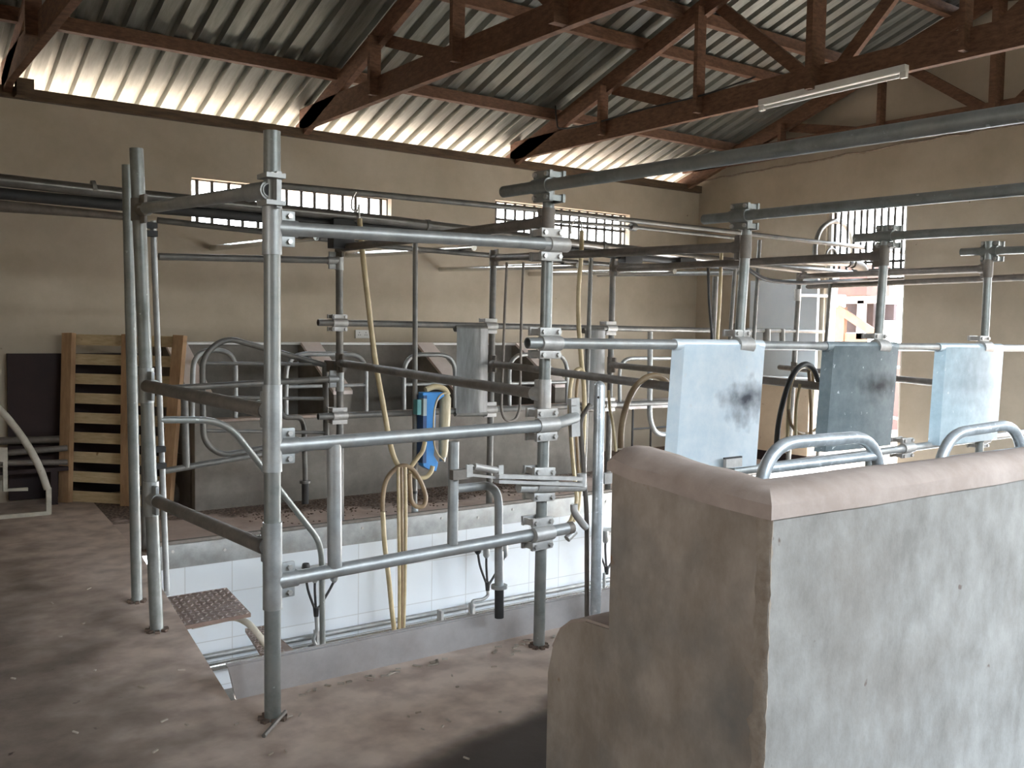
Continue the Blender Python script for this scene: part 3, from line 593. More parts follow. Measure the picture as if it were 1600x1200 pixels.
# latch mechanism
t = thing('gate_latch', at(800, 745, Y=3.25), 'dusty gate latch of flat bars with a small air cylinder on the second post', 'latch')
part('pivot_block', box(B(), at(718, 741, Y=3.25), (0.08, 0.03, 0.04)), DUSTY, t)
part('bracket', beam(B(), at(733, 745, Y=3.24), at(733, 726, Y=3.24), 0.012, 0.03, V(1, 0, 0)), CLAMP, t)
part('air_cylinder', tube(B(), [at(741, 729, Y=3.24), at(776, 735, Y=3.24)], 0.015, 14), CLAMP, t); part('piston_rod', tube(B(), [at(730, 727, Y=3.24), at(742, 729, Y=3.24)], 0.005, 8), STEEL, t)
part('cylinder_bracket', beam(B(), at(782, 746, Y=3.24), at(782, 727, Y=3.24), 0.012, 0.025, V(1, 0, 0)), CLAMP, t)
part('link_rod', beam(B(), at(735, 742, Y=3.24), at(782, 747, Y=3.24), 0.01, 0.010), CLAMP, t)
part('flat_bar', beam(B(), at(776, 744, Y=3.23), at(912, 748, Y=3.27), 0.035, 0.016), CLAMP, t); part('flat_bar', beam(B(), at(776, 752, Y=3.23), at(912, 757, Y=3.27), 0.035, 0.014), CLAMP, t)
part('pivot', tube(B(), [at(909, 740, Y=3.27), at(909, 760, Y=3.27)], 0.022, 12), CLAMP, t)
a, b = at(810, 762, Y=3.28), at(912, 760, Y=3.28)
t = rail(a, b, 0.0225, 'short white pipe stub clamped to the second post under the latch', m=CLAMP, name='pipe_stub', cat='pipe'); cross_clamp(t, at(851, 757, Y=3.285), b-a, NY, 0.03, 0.026)
t = thing('air_elbow', at(893, 795, Y=3.4), 'pale pneumatic elbow fitting with hose beside the gate post', 'fitting')
part('elbow', tube(B(), spline([at(897, 788, Y=3.4), at(898, 800, Y=3.4), at(910, 818, Y=3.42), at(916, 824, Y=3.42)]), 0.018, 12), CLAMP, t); part('union', tube(B(), [at(886, 842, Y=3.38), at(898, 830, Y=3.38)], 0.018, 10), CLAMP, t)
# rounded gate post
gp = at(930, 981, Z=0)
t = thing('gate_post', gp, 'light galvanised gate post with a rounded bolt-holed top', 'post')
tp = at(937, 604, Y=gp.y)
part('upright', tube(B(), [gp, tp, tp+V(0, 0, 0.012), tp+V(0, 0, 0.022), tp+V(0, 0, 0.027)], [0.0265, 0.0265, 0.023, 0.015, 0.004], 20), GALV2, t)
part('bolt_hole', tube(B(), [at(935, 621, Y=gp.y-0.024), at(935, 621, Y=gp.y-0.03)], 0.006, 10), HOLE, t)
part('bracket', box(B(), at(949, 747, Y=gp.y), (0.06, 0.03, 0.05)), CLAMP, t)
tag(obj('gate_tube', tube(B(), fillet([at(917, 985, Y=gp.y+0.05), at(917, 800, Y=gp.y+0.05), at(906, 655, Y=gp.y+0.1), at(922, 632, Y=gp.y+0.1)], 0.1), 0.012, 10), DUSTY), 'thin dark bent tube rising just left of the rounded gate post', 'tube')
# --- entrance rails from the corner post across to the leaning post
G2 = 'cross rails at the pit entrance'
for (p, q, lb, yp) in (((229, 603), (413, 641), 'upper entrance rail from the leaning post to the corner post', 640), ((240, 781), (411, 854), 'lower entrance rail from the leaning post to the corner post', 856)):
    b = at(*q, Y=3.29); a = at(*p, Y=4.46)
    t = rail(a, b, 0.0275, lb, group=G2, m=DUSTY)
    tee_clamp(t, on(Q1a, Q1b, a.z), b-a, 0.030, 0.0275, 0.16, GALV, False); tee_clamp(t, on(P1a, P1b, b.z), a-b, 0.030, 0.0275, 0.19, GALV, False)
a = at(223, 326, Y=4.44); b = at(421, 297, Y=3.23)
t = rail(a, b, 0.0255, 'top entrance beam ending in an open pipe mouth on the corner post', group=G2, open_b=True, m=GALV)
d = toward(a, b)
part('sleeve', tube(B(), [b-d*0.16, b-d*0.005], 0.033, 16), GALV, t)
part('bore', tube(B(), [b-d*0.02, b+d*0.001], 0.021, 14), HOLE, t, 'dark pipe mouth')
bm = B(); Mx = axes(V(1, 0, 0)); box(bm, at(432, 297, Y=3.215), (0.018, 0.05, 0.125)); box(bm, at(424, 276, Y=3.22), (0.07, 0.09, 0.016)); box(bm, at(424, 318, Y=3.22), (0.07, 0.09, 0.016))
c = part('clamp', bm, GALV, t); bolts(c, [at(424, 273, Y=3.2), at(432, 274, Y=3.2), at(424, 316, Y=3.2)], NY, 0.009)
tee_clamp(t, on(Q1a, Q1b, a.z), b-a, 0.030, 0.0255, 0.10, DUSTY, False)

# --- overhead arms on the front row: cantilevers running towards the viewer's right, along Y
GA = 'overhead arms on the front row posts'
for (p, q, X0, lb) in (((787, 300), (1600, 176), 2.55, 'thick overhead pipe arm crossing the gable wall, nearest of the arms'), ((1100, 343), (1600, 295.5), 3.84, 'second overhead pipe arm, crossing above the barred doorway'),
                       ((1336, 372), (1600, 357), 5.14, 'third overhead pipe arm, starting in front of the door bars'), ((1502, 394), (1600, 390.5), 6.36, 'shortest overhead pipe arm at the right edge')):
    a, b = at(*p, X=X0), at(*q, X=X0); d = toward(a, b); e = a + d*((a.y+1.38)/(-d.y))
    t = rail(a, e, 0.0265, lb, name='overhead_pipe', group=GA, cat='pipe', m=GALVP)
    c = a + d*((a.y-3.30)/(-d.y)); cross_clamp(t, c, d, V(-1, 0, 0), 0.0265, 0.026, 0.035, True, GALVP)
# --- rump rail of the front row with sheets
a, b = at(824, 536, Y=3.275), at(1450, 542.5, Y=3.275); dd = toward(a, b); b = a+dd*5.6
t = rail(a, b, 0.0245, 'pale rump rail along the front row holding the three zinc sheets', open_a=True, m=GALV, name='rump_rail')
RA, RD = a.copy(), dd.copy()
def railp(x): return RA + RD*((x-RA.x)/RD.x)
for x, w_ in ((860, P2a), (1160, P3a), (1375, P4a), (1538, P5a)): cross_clamp(t, at(x, 536+(x-824)*0.0103, Y=3.275), dd, NY, 0.0265 if x == 860 else 0.038, 0.026, 0.036)
a, b = at(1120, 740, Y=3.30), at(1600, 676, Y=3.30); dd2 = toward(a, b); b = b+dd2*0.6
t = rail(a, b, 0.024, 'lower rail behind the zinc sheets of the front row', name='kick_rail')
for x, y in ((1418, 700), (1537, 686)): cross_clamp(t, at(x, y, Y=3.30), dd2, NY, 0.026, 0.026, 0.03)
SM = [blotchy_sheet('zinc_sheet_left', (0.72, 0.82, 0.88), (0.86, 0.92, 0.95), (0.035, 0.04, 0.06), 0.50, 0.34, 0.24, 0.17, 0.95),
      blotchy_sheet('zinc_sheet_middle', (0.19, 0.235, 0.25), (0.29, 0.34, 0.355), (0.015, 0.02, 0.028), 0.48, 0.36, 0.24, 0.13, 0.95),
      blotchy_sheet('zinc_sheet_right', (0.44, 0.55, 0.60), (0.60, 0.70, 0.75), (0.22, 0.27, 0.31), 0.40, 0.42, 0.45, 0.3, 0.6)]
def sheet(tl, tr, bl, br, m, label, notch):
    TL, TR, BL, BR = [at(*p, Y=3.235) for p in (tl, tr, bl, br)]
    wd = (TR-TL).length; x0 = TL.x; zt, zb = railp(x0+wd/2).z+0.004, (BL.z+BR.z)/2-0.02
    t = thing('rump_sheet', V(x0, 3.235, zb), label, 'metal sheet', 'zinc rump sheets on the front row')
    N, K = 14, 10; bm = B(); g = []
    sk = (BL.x-TL.x)
    for i in range(N+1):
        row = []
        for j in range(K+1):
            u, v_ = i/N, j/K; bow = -0.014*math.sin(math.pi*u)
            x = x0 + u*wd + sk*(1-v_); z = zb+(zt-zb)*v_; y = 3.250+bow
            if i == 0: y += 0.05; x += 0.015
            row.append(bm.verts.new((x, y, z)))
        g.append(row)
    for i in range(N):
        for j in range(K): bm.faces.new((g[i][j], g[i+1][j], g[i+1][j+1], g[i][j+1]))
    bmesh.ops.solidify(bm, geom=bm.faces[:], thickness=0.004)
    for v in bm.verts: v.co -= V(x0, 3.235, zb)
    o = obj('panel', bm, m); o.location = (0, 0, 0); o.parent = t
    bm = B(); tube(bm, [railp(x0), railp(x0+wd)], 0.0285, 16); part('rolled_edge', bm, m, t)
    if notch: part('slot_bracket', box(B(), at(notch[0], notch[1], Y=3.2), (0.12, 0.02, 0.05)), CLAMP, t); part('slot_edge', box(B(), at(notch[0], notch[1]-7, Y=3.195), (0.13, 0.012, 0.008)), RUBBER, t)
sheet((1062, 540), (1199, 540), (1048, 722), (1186, 735), SM[0], 'leftmost zinc rump sheet, bright with a dark rubbed patch', (1145, 722))
sheet((1298, 540), (1408, 541), (1285, 690), (1396, 702), SM[1], 'middle zinc rump sheet, the darkest of the three', None)
sheet((1474, 542), (1572, 543), (1463, 688), (1562, 686), SM[2], 'rightmost zinc rump sheet, pale blue and mottled', None)
# --- stall divider hoops at the near trough
def hoop(pts, Y, label, group, r=0.021, m=None, bar=None, rad=0.16, floor_z=0.62):
    P = [at(*p, Y=Y) for p in pts]; P[0] = V(P[0].x, Y, floor_z); P[-1] = V(P[-1].x, Y, floor_z)
    t = thing('stall_hoop', (P[0]+P[-1])/2, label, 'stall divider', group)
    part('hoop', tube(B(), fillet(P, rad, 8), r, 16), m or GALV, t)
    if bar is not None:
        z = at((pts[1][0]+pts[2][0])/2, bar, Y=Y).z; part('cross_bar', tube(B(), [(P[1].x*0.85+P[0].x*0.15, Y, z), (P[-2].x*0.85+P[-1].x*0.15, Y, z)], r*0.75, 12), m or GALV, t)
GH = 'bent tube dividers behind the near trough'
hoop([(1176, 745), (1196, 694), (1372, 681), (1382, 735)], 2.0, 'left white bent tube divider just behind the near trough wall', GH, 0.0225, GALV2, 722)
hoop([(1454, 725), (1475, 679), (1592, 661), (1612, 720)], 2.0, 'right white bent tube divider just behind the near trough wall', GH, 0.0225, GALV2, 712)
GB = 'bent tube dividers on the back trough'
for pts, lb, bar in (([(300, 650), (302, 547), (368, 547), (368, 655)], 'first bent tube divider on the back trough, beside the pallet', None), ([(447, 650), (447, 553), (572, 553), (572, 640)], 'bent tube divider on the back trough behind the leftmost far row post', 603), ([(631, 640), (631, 554), (711, 554), (711, 638)], 'bent tube divider on the back trough behind the blue box', 600),
                 ([(796, 636), (796, 554), (886, 554), (886, 632)], 'bent tube divider on the back trough behind the second front post', 598), ([(968, 640), (968, 560), (1075, 560), (1075, 640)], 'rightmost bent tube divider, behind the looped hose', None)):
    hoop(pts, 7.28, lb, GB, 0.020, GALV, bar, 0.18, 0.69)

# ------------------------------------------------------------------ far row rails
GR = 'far row rails'
Yf = 6.2
a, b = at(497, 504, Y=Yf-0.03), at(1112, 516, Y=Yf-0.03)
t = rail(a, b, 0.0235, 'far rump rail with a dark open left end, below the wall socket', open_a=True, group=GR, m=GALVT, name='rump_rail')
for x, y in ((531, 504.5), (767, 509.5), (955, 513)): cross_clamp(t, at(x, y, Y=Yf-0.03), b-a, NY, 0.0235, 0.026, 0.03, x < 600)
part('bore', tube(B(), [a-toward(a, b)*0.001, a+toward(a, b)*0.01], 0.019, 12), HOLE, t, 'dark pipe mouth')
a, b = at(497, 651, Y=Yf-0.03), at(1060, 628, Y=Yf-0.03)
t = rail(a, b, 0.0235, 'far lower rail with an open left stub, in front of the back trough', open_a=True, group=GR, m=GALVT, name='kick_rail')
for x, y in ((531, 650), (766, 640), (953, 632)): cross_clamp(t, at(x, y, Y=Yf-0.03), b-a, NY, 0.0235, 0.026, 0.03, False)
part('bore', tube(B(), [a-toward(a, b)*0.001, a+toward(a, b)*0.01], 0.019, 12), HOLE, t, 'dark pipe mouth')
a, b = at(248, 401, Y=Yf), at(522, 407, Y=Yf)
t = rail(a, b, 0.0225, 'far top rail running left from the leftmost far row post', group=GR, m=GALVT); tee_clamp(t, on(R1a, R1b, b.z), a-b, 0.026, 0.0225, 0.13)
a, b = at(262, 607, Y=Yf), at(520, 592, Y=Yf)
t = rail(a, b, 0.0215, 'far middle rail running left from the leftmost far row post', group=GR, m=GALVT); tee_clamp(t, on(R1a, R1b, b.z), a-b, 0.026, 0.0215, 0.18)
a, b = at(257, 736, Y=Yf), at(530, 688, Y=Yf)
tag(obj('stall_rail', tube(B(), [a, b], 0.0205, 14), GALVT), 'far low sloping rail between handrail post and curved gate', 'rail', GR)
tag(obj('drop_bar', tube(B(), [at(288, 607, Y=Yf), at(291, 730, Y=Yf)], 0.024, 14), GALVT), 'short upright between the two left far rails beside the pallet', 'bar')
# curved gate on the far side
Yg = 6.35
t = thing('curved_gate', at(420, 640, Y=Yg), 'curved tubular gate with inner bars hinged on the leftmost far row post', 'gate')
pts = [at(*p, Y=Yg) for p in ((527, 576), (430, 549), (352, 527), (316, 556), (318, 690), (345, 712), (430, 697), (510, 686))]
part('outer_tube', tube(B(), fillet(pts, 0.16, 8), 0.020, 14), GALVT, t)
for p, q in (((318, 568), (505, 569)), ((319, 621), (508, 623)), ((320, 673), (508, 676))): part('bar', tube(B(), [at(*p, Y=Yg), at(*q, Y=Yg)], 0.0125, 12), GALVT, t)
part('end_tube', tube(B(), [at(508, 572, Y=Yg), at(510, 688, Y=Yg)], 0.022, 14), GALVT, t)
part('hinge_plate', box(B(), at(524, 572, Y=Yg-0.06), (0.1, 0.16, 0.08)), DUSTY, t)
t = thing('brisket_pipe', at(477, 787, Y=6.5), 'bent pipe dropping to a black boot in front of the back trough', 'pipe')
part('tube', tube(B(), fillet([at(436, 625, Y=6.365), at(440, 652, Y=6.38), at(470, 652, Y=6.45), at(475, 665, Y=6.5), at(477, 752, Y=6.5)], 0.08), 0.019, 12), GALVT, t)
part('rubber_boot', tube(B(), [at(477, 754, Y=6.5), at(477, 787, Y=6.5)], 0.026, 12), RUBBER, t); part('collar', tube(B(), [at(477, 751, Y=6.5), at(477, 755, Y=6.5)], 0.04, 14), GALVT, t)
# far zinc sheets
for (x0, x1, y0, y1, lb) in ((714, 763, 513, 646, 'larger grey zinc sheet on the far row, left one'), (914, 946, 516, 640, 'grey zinc sheet on the far row behind the hanging hose')):
    A, Bq, Cq, D = [at(x, y, Y=6.13) for x, y in ((x0, y0), (x1, y0), (x1, y1), (x0, y1))]
    t = thing('far_rump_sheet', D, lb, 'metal sheet', 'zinc sheets on the far row'); bm = B(); n = 8; g = []
    for i in range(n+1):
        u = i/n; x = A.x+(Bq.x-A.x)*u; y = 6.13-0.03*math.sin(math.pi*u); g.append((bm.verts.new((x, y, A.z)), bm.verts.new((x, y, D.z))))
    for i in range(n): bm.faces.new((g[i][0], g[i+1][0], g[i+1][1], g[i][1]))
    bmesh.ops.solidify(bm, geom=bm.faces[:], thickness=0.004); part('panel', bm, SHEETD, t)
    part('rolled_edge', tube(B(), [A+V(0, 0.03, 0), Bq+V(0, 0.03, 0)], 0.027, 12), GALVT, t); part('bottom_edge', tube(B(), [D+V(0, 0.03, 0), Cq+V(0, 0.03, 0)], 0.026, 12), GALVT, t)
# --- cross beams and pipes between the rows
GX = 'upper cross beams over the pit'
for (Ra, Rb, p, Pa, Pb, q, lb) in ((R1a, R1b, (532, 388), P2a, P2b, (852, 345), 'upper cross beam to the second front post'), (R3a, R3b, (771, 403), P3a, P3b, (1163, 386), 'upper cross beam to the post above the leftmost zinc sheet'),
                                (R5a, R5b, (958, 420), P4a, P4b, (1382, 400), 'upper cross beam to the post above the middle zinc sheet'), (R7a, R7b, (1249, 432), P5a, P5b, (1543, 420), 'upper cross beam to the post above the rightmost zinc sheet')):
    a, b = at(*p, Y=6.2), at(*q, Y=3.31); a = on(Ra, Rb, a.z); b = on(Pa, Pb, b.z)
    t = rail(a, b, 0.0265, lb, name='cross_beam', group=GX, m=DUSTY, cat='beam'); tee_clamp(t, b, a-b, 0.026, 0.0265, 0.12, DUSTY, False); tee_clamp(t, a, b-a, 0.026, 0.0265, 0.12, DUSTY, False)
tag(obj('cross_beam', tube(B(), [at(1240, 449, Y=7.0), at(1604, 433, Y=3.31), at(1604, 433, Y=3.31)+V(0.3, -0.3, 0)], 0.0255, 14), DUSTY), 'lowest upper cross beam, running off the right edge', 'beam', GX)
GC = 'waist high cross pipes over the pit'
for (Ra, Rb, p, Pa, Pb, q, lb) in ((R1a, R1b, (532, 567), P2a, P2b, (848, 618), 'dark cross pipe over the pit ending on the second front post'), (R3a, R3b, (770, 568), P3a, P3b, (1155, 617), 'dark cross pipe passing behind the gate post top'),
                                (R5a, R5b, (955, 570), P4a, P4b, (1369, 612), 'dark cross pipe seen between the left and middle zinc sheets, lower one'), (R7a, R7b, (1240, 576), P5a, P5b, (1538, 605), 'dark cross pipe seen between the middle and right zinc sheets')):
    a, b = at(*p, Y=6.2), at(*q, Y=3.31); a = on(Ra, Rb, a.z); b = on(Pa, Pb, b.z)
    t = rail(a+(a-b)*(0.12 if Ra is R7a else 0), b, 0.0265, lb, name='cross_pipe', group=GC, m=DUSTY, cat='pipe'); tee_clamp(t, b, a-b, 0.026, 0.0265, 0.14, CLAMP if Pa is P2a else DUSTY, False); tee_clamp(t, a, b-a, 0.026, 0.0265, 0.14, DUSTY, False)
tag(obj('cross_pipe', tube(B(), [at(1560, 588, Y=5.0), at(1640, 594, Y=4.2)], 0.024, 12), DUSTY), 'dark cross pipe right of the rightmost zinc sheet, upper one', 'pipe', GC)
tag(obj('cross_pipe', tube(B(), [at(1560, 647, Y=5.0), at(1640, 652, Y=4.2)], 0.020, 12), DUSTY), 'dark cross pipe right of the rightmost zinc sheet, lower one', 'pipe', GC)
# arms from the far row back to the rear wall
GW = 'wall arms of the far row'
for p, X0, lb in (((330, 388), 2.79, 'steel wall arm left of the leftmost far row post'), ((540, 399), 4.1, 'steel wall arm behind the top of the first hose'), ((687, 421), 5.15, 'steel wall arm with a rust stain above the large far zinc sheet'), ((830, 428), 6.3, 'steel wall arm passing behind the second front post'), ((940, 429), 7.3, 'steel wall arm passing behind the gate post row')):
    a = at(*p, X=X0); b = V(X0, 6.15, a.z-0.055 if X0 > 3 else a.z-0.05)
    aw = V(X0, YB-0.001, a.z)
    tag(obj('wall_stay', tube(B(), [aw, b], 0.0245, 14), STEEL if X0 != 7.3 else GALV), lb, 'pipe', GW)

# ------------------------------------------------------------------ vacuum and milk lines overhead
Yv = 6.05
vx = lambda p: at(*p, Y=Yv)
t = thing('vacuum_line', vx((600, 340)), 'long shiny steel vacuum pipe running overhead the length of the pit', 'pipe')
part('tube', tube(B(), [V(XL, Yv, 2.235), V(0.83, Yv, 2.228), vx((205, 304)), vx((600, 344)), vx((985, 390)), vx((1240, 420)), vx((1330, 428))], 0.036, 18), DULL, t)
for x, y in ((146, 293), (668, 352), (943, 385)): part('joint', tube(B(), [vx((x-3, y)), vx((x+3, y))], 0.042, 16), GALVT, t)
bm = B(); tube(bm, [V(XL, Yv+0.04, 2.165), V(0.83, Yv+0.04, 2.158), V(1.535, Yv+0.04, 2.15), V(3.26, Yv+0.04, 2.143), V(5.65, Yv+0.04, 2.08), V(7.2, Yv+0.04, 2.05)], 0.034, 14)
tag(obj('rubber_pulse_pipe', bm, RUBBER), 'black rubber pipe slung right under the shiny vacuum line', 'pipe')
t = thing('air_line', vx((850, 330)), 'thin grey air line running above the vacuum pipe across both windows', 'pipe')
part('tube', tube(B(), [vx((418, 288)), vx((600, 305)), vx((850, 329)), vx((1150, 363)), vx((1385, 391)), vx((1545, 412))], 0.022, 14), GALVT, t)
a, b = vx((858, 345)), vx((988, 355)); tube_bm = tube(B(), [a, b, vx((1150, 372))], 0.015, 12); part('branch', tube_bm, GALVT, t); part('joint', tube(B(), [vx((985, 354.5)), vx((993, 355.5))], 0.033, 14), GALVT, t)
tag(obj('air_line', tube(B(), [at(*p, Y=6.35) for p in ((246, 344), (410, 362), (612, 386), (800, 402), (960, 414), (1010, 416))], 0.020, 12), GALVT), 'thin grey pipe below the windows, starting at the handrail post', 'pipe')
tag(obj('air_line', tube(B(), [at(*p, Y=7.6) for p in ((-40, 313), (0, 322), (100, 330), (200, 339))], [0.045, 0.042, 0.034, 0.026], 12), DUSTY), 'dull tapering pipe pair at the far left under the vacuum line', 'pipe')
# meter stands rising from the far pit edge to the vacuum line
GM = 'thin meter stands at the far pit edge'
for top, bot, lb in (((649, 352), (648, 813), 'thin stand carrying the blue meter box'), ((924, 388), (916, 640), 'thin stand with the second hanging hose'), ((1150, 396), (1141, 525), 'thin stand just left of the post above the left zinc sheet'), ((1187, 375), (1178, 525), 'thin stand just right of the post above the left zinc sheet'), ((1299, 425), (1289, 560), 'thin stand before the left edge of the doorway'), ((1527, 430), (1519, 530), 'thin stand just left of the post above the right zinc sheet')):
    Y = 6.08 if top[0] != 1527 else 5.2
    m_, ma, mb = post(top, bot, Y, 0.019 if top[0] < 1500 else 0.013, lb, group=GM, name='meter_stand')
    if top[0] == 649:
        part('foot_sleeve', tube(B(), [on(ma, mb, 0.0), on(ma, mb, 0.11)], 0.026, 12), GALV2, m_); part('band', tube(B(), [on(ma, mb, 0.2), on(ma, mb, 0.22)], 0.023, 12), RUBBER, m_)
    if top[0] == 1527: part('ball_joint', tube(B(), [at(1519, 519, Y=Y), at(1519, 527, Y=Y)], 0.022, 12), DUSTY, m_)
# sling
pts = [at(*p, Y=6.0) for p in ((792, 410), (789, 480), (783, 640), (788, 655), (797, 659), (806, 655), (812, 640), (815, 480), (818, 410))]
tag(obj('wire_sling', tube(B(), fillet(pts, 0.05), 0.011, 10), DUSTY), 'thin U-shaped hanging rod in front of the back trough', 'rod')
# receiver end of vacuum line near the doorway
t = thing('vacuum_receiver', vx((1300, 418)), 'silver pipe coupling with a black elbow in front of the doorway', 'fitting')
part('pipe', tube(B(), [at(1240, 408, Y=5.9), at(1312, 410, Y=5.9), at(1334, 411, Y=5.9)], [0.032, 0.04, 0.04], 16), DULL, t); part('seal', tube(B(), [at(1324, 411, Y=5.9), at(1328, 411, Y=5.9)], 0.047, 14), RUBBER, t)
part('elbow', tube(B(), spline([at(1332, 412, Y=5.9), at(1344, 416, Y=5.9), at(1350, 424, Y=5.9)]), 0.05, 14), DUSTY, t)
pts = [at(*p, Y=6.4) for p in ((1274, 412), (1274, 384), (1283, 358), (1302, 346), (1320, 352), (1331, 376), (1331, 412))]
tag(obj('vacuum_loop', tube(B(), spline(pts), 0.027, 14), GALVT), 'arched grey pipe loop standing before the barred doorway', 'pipe')
pts = [at(*p, Y=6.4) for p in ((1289, 412), (1292, 394), (1299, 388), (1306, 394), (1308, 412))]
tag(obj('small_loop', tube(B(), spline(pts), 0.012, 10), GALVT), 'small thin arch inside the larger pipe loop', 'pipe')
pts = [at(*p, Y=6.0) for p in ((1168, 420), (1195, 436), (1230, 441), (1262, 442), (1300, 440), (1450, 434), (1600, 427))]
tag(obj('black_air_hose', tube(B(), spline(pts), 0.020, 10), RUBBER), 'black hose sagging under the overhead pipes toward the right', 'hose')
tag(obj('black_air_hose', tube(B(), spline([at(*p, Y=6.05) for p in ((1106, 400), (1108, 470), (1112, 520), (1113, 545))]), 0.013, 10), RUBBER), 'thin black hose hanging beside the back corner of the walls', 'hose')
tag(obj('pulsator', box(B(), vx((1070, 412)), (0.2, 0.09, 0.09)), RUBBER), 'black pulsator box under the vacuum line near the back corner', 'pulsator', 'pulsators under the vacuum line')
tag(obj('pulsator', bev(box(B(), vx((533, 366)), (0.16, 0.1, 0.2)), 0.01), RUBBER), 'black pulsator box under the vacuum line beside the first hose', 'pulsator', 'pulsators under the vacuum line')
tag(obj('pulsator', bev(box(B(), vx((985, 405)), (0.2, 0.1, 0.07)), 0.01), RUBBER), 'black pulsator box beside the far row post behind the gate post', 'pulsator', 'pulsators under the vacuum line')
# fittings on far posts at right
for (x0, y0, x1, y1, lb) in ((1246, 461, 1320, 463, 'short white tie rail across the left half of the doorway'), (1150, 515, 1300, 519, 'grey rail behind the leftmost zinc sheet top, in front of the doorway wall'), (1392, 573, 1447, 578, 'short brace left of the far post by the pale wall, upper one'), (1392, 652, 1441, 663, 'short brace left of the far post by the pale wall, lower one'), (1566, 562, 1640, 566, 'white pipe right of the rightmost zinc sheet')):
    Yt = 5.2 if x0 == 1566 else 6.2; a, b = at(x0, y0, Y=Yt), at(x1, y1, Y=Yt); t = rail(a, b, 0.017, lb, name='tie_rail', m=GALVT if x0 not in (1246, 1566) else CLAMP, group='short tie rails near the doorway')
    e = b if x0 > 1300 and x0 < 1500 else a
    part('clamp', tube(B(), [e-V(0, 0, 0.06), e+V(0, 0, 0.06)], 0.035, 12), CLAMP if x0 in (1246, 1566) else DUSTY, t)
t = thing('manifold', at(1195, 519, Y=6.2), 'grey pipe manifold with two stub outlets above the zinc rail', 'manifold')
part('pipe', tube(B(), [at(1165, 516, Y=6.2), at(1234, 517, Y=6.2)], 0.022, 14), GALVT, t)
for x in (1198, 1222): part('outlet', tube(B(), [at(x, 514, Y=6.19), at(x, 545, Y=6.19)], 0.038 if x < 1200 else 0.028, 14), GALVT, t)

# ------------------------------------------------------------------ hoses
def hose(name, pix, Y, r, label, m=None, group=None, cat='hose'):
    pts = [at(p[0], p[1], Y=(p[2] if len(p) > 2 else Y)) for p in pix]
    return tag(obj(name, tube(B(), spline(pts, 7), r, 12), m or HOSE), label, cat, group)
t = thing('milk_hose', at(620, 740, Y=5.8), 'long yellowed milk hose hanging from the air line and knotted in a coil', 'hose', 'milk hoses')
def hp(pix, r=0.0185, m=None, nm='hose_run', Y=5.8):
    pts = [at(p[0], p[1], Y=(p[2] if len(p) > 2 else Y)) for p in pix]; part(nm, tube(B(), spline(pts, 7), r, 12), m or HOSE, t)
hp([(562, 342, 5.99), (563, 360, 5.97), (567, 400), (575, 470), (586, 560), (600, 640), (609, 690), (616, 715), (624, 730), (632, 738)])
hp([(598, 805), (598, 780), (602, 755), (612, 738), (628, 728), (644, 733), (657, 752), (665, 775), (662, 790), (650, 791), (643, 782), (641, 765), (640, 740)], 0.0165, HOSED, 'hose_coil', 5.76)
hp([(598, 800), (601, 850), (607, 900), (612, 950), (616, 985)], 0.017, None, 'hose_run', 5.74)
for dx, m_ in ((0, HOSE), (5, HOSED), (11, HOSE)): hp([(622+dx, 730), (623+dx, 800), (624+dx*0.8, 900), (624+dx*0.6, 985)], 0.0125, m_, 'hose_run', 5.75)
hp([(664, 690), (660, 705), (652, 716), (640, 735), (650, 745), (664, 746), (673, 738), (676, 728)], 0.016, None, 'hose_run', 5.79)
part('hook', tube(B(), spline([at(*p, Y=6.0) for p in ((556, 300), (550, 312), (550, 326), (558, 330), (561, 320), (561, 345))]), 0.007, 8), BOLT, t)
t = thing('milk_hose', at(903, 700, Y=5.8), 'yellowed milk hose with a long loop hanging left of the rounded gate post', 'hose', 'milk hoses')
hp([(909, 362, 6.0), (908, 400), (904, 450), (904, 500), (908, 560), (912, 600), (913, 650), (910, 720), (904, 790), (895, 815)])
hp([(915, 585), (905, 576), (895, 588), (890, 620), (892, 680), (897, 740), (901, 780), (893, 810), (888, 818)], 0.0165)
hp([(905, 582), (901, 610), (900, 660), (903, 720), (907, 770)], 0.0125, HOSED)
part('hook', tube(B(), spline([at(*p, Y=6.0) for p in ((892, 366), (893, 352), (901, 342), (908, 348), (909, 362))]), 0.007, 8), BOLT, t)
t = thing('milk_hose', at(1124, 460, Y=5.8), 'yellowed milk hose hanging in front of the back corner above the left zinc sheet', 'hose', 'milk hoses')
hp([(1127, 390, 6.0), (1126, 430), (1124, 480), (1121, 530), (1118, 640)], 0.016); part('fitting', tube(B(), [at(1127, 386, Y=6.0), at(1127, 396, Y=6.0)], 0.012, 8), STEEL, t)
t = thing('milk_hose', at(1010, 620, Y=5.6), 'brown milk hose arching in a loop left of the leftmost zinc sheet', 'hose', 'milk hoses')
hp([(970, 700), (971, 670), (977, 640), (988, 612), (1003, 594), (1020, 587), (1034, 591), (1046, 604), (1056, 640), (1058, 690)], 0.0185, HOSED, 'hose_run', 4.08)
hp([(962, 705), (957, 660), (953, 640), (951, 610)], 0.009, None, 'hose_run', 4.2)
t = thing('milk_hose', at(1250, 640, Y=3.9), 'bundle of black and brown milk hoses looped between the left and middle zinc sheets', 'hose', 'milk hoses')
hp([(1213, 700), (1216, 665), (1223, 630), (1234, 595), (1247, 575), (1260, 569), (1272, 578), (1280, 600)], 0.0175, RUBBER, 'hose_run', 3.88)
hp([(1230, 700), (1232, 640), (1236, 600), (1248, 577), (1262, 574), (1270, 590), (1268, 640), (1266, 690)], 0.012, HOSE, 'hose_run', 3.92)
hp([(1232, 640), (1236, 662), (1246, 675), (1260, 678), (1275, 671), (1288, 655)], 0.010, HOSED, 'hose_run', 3.90)
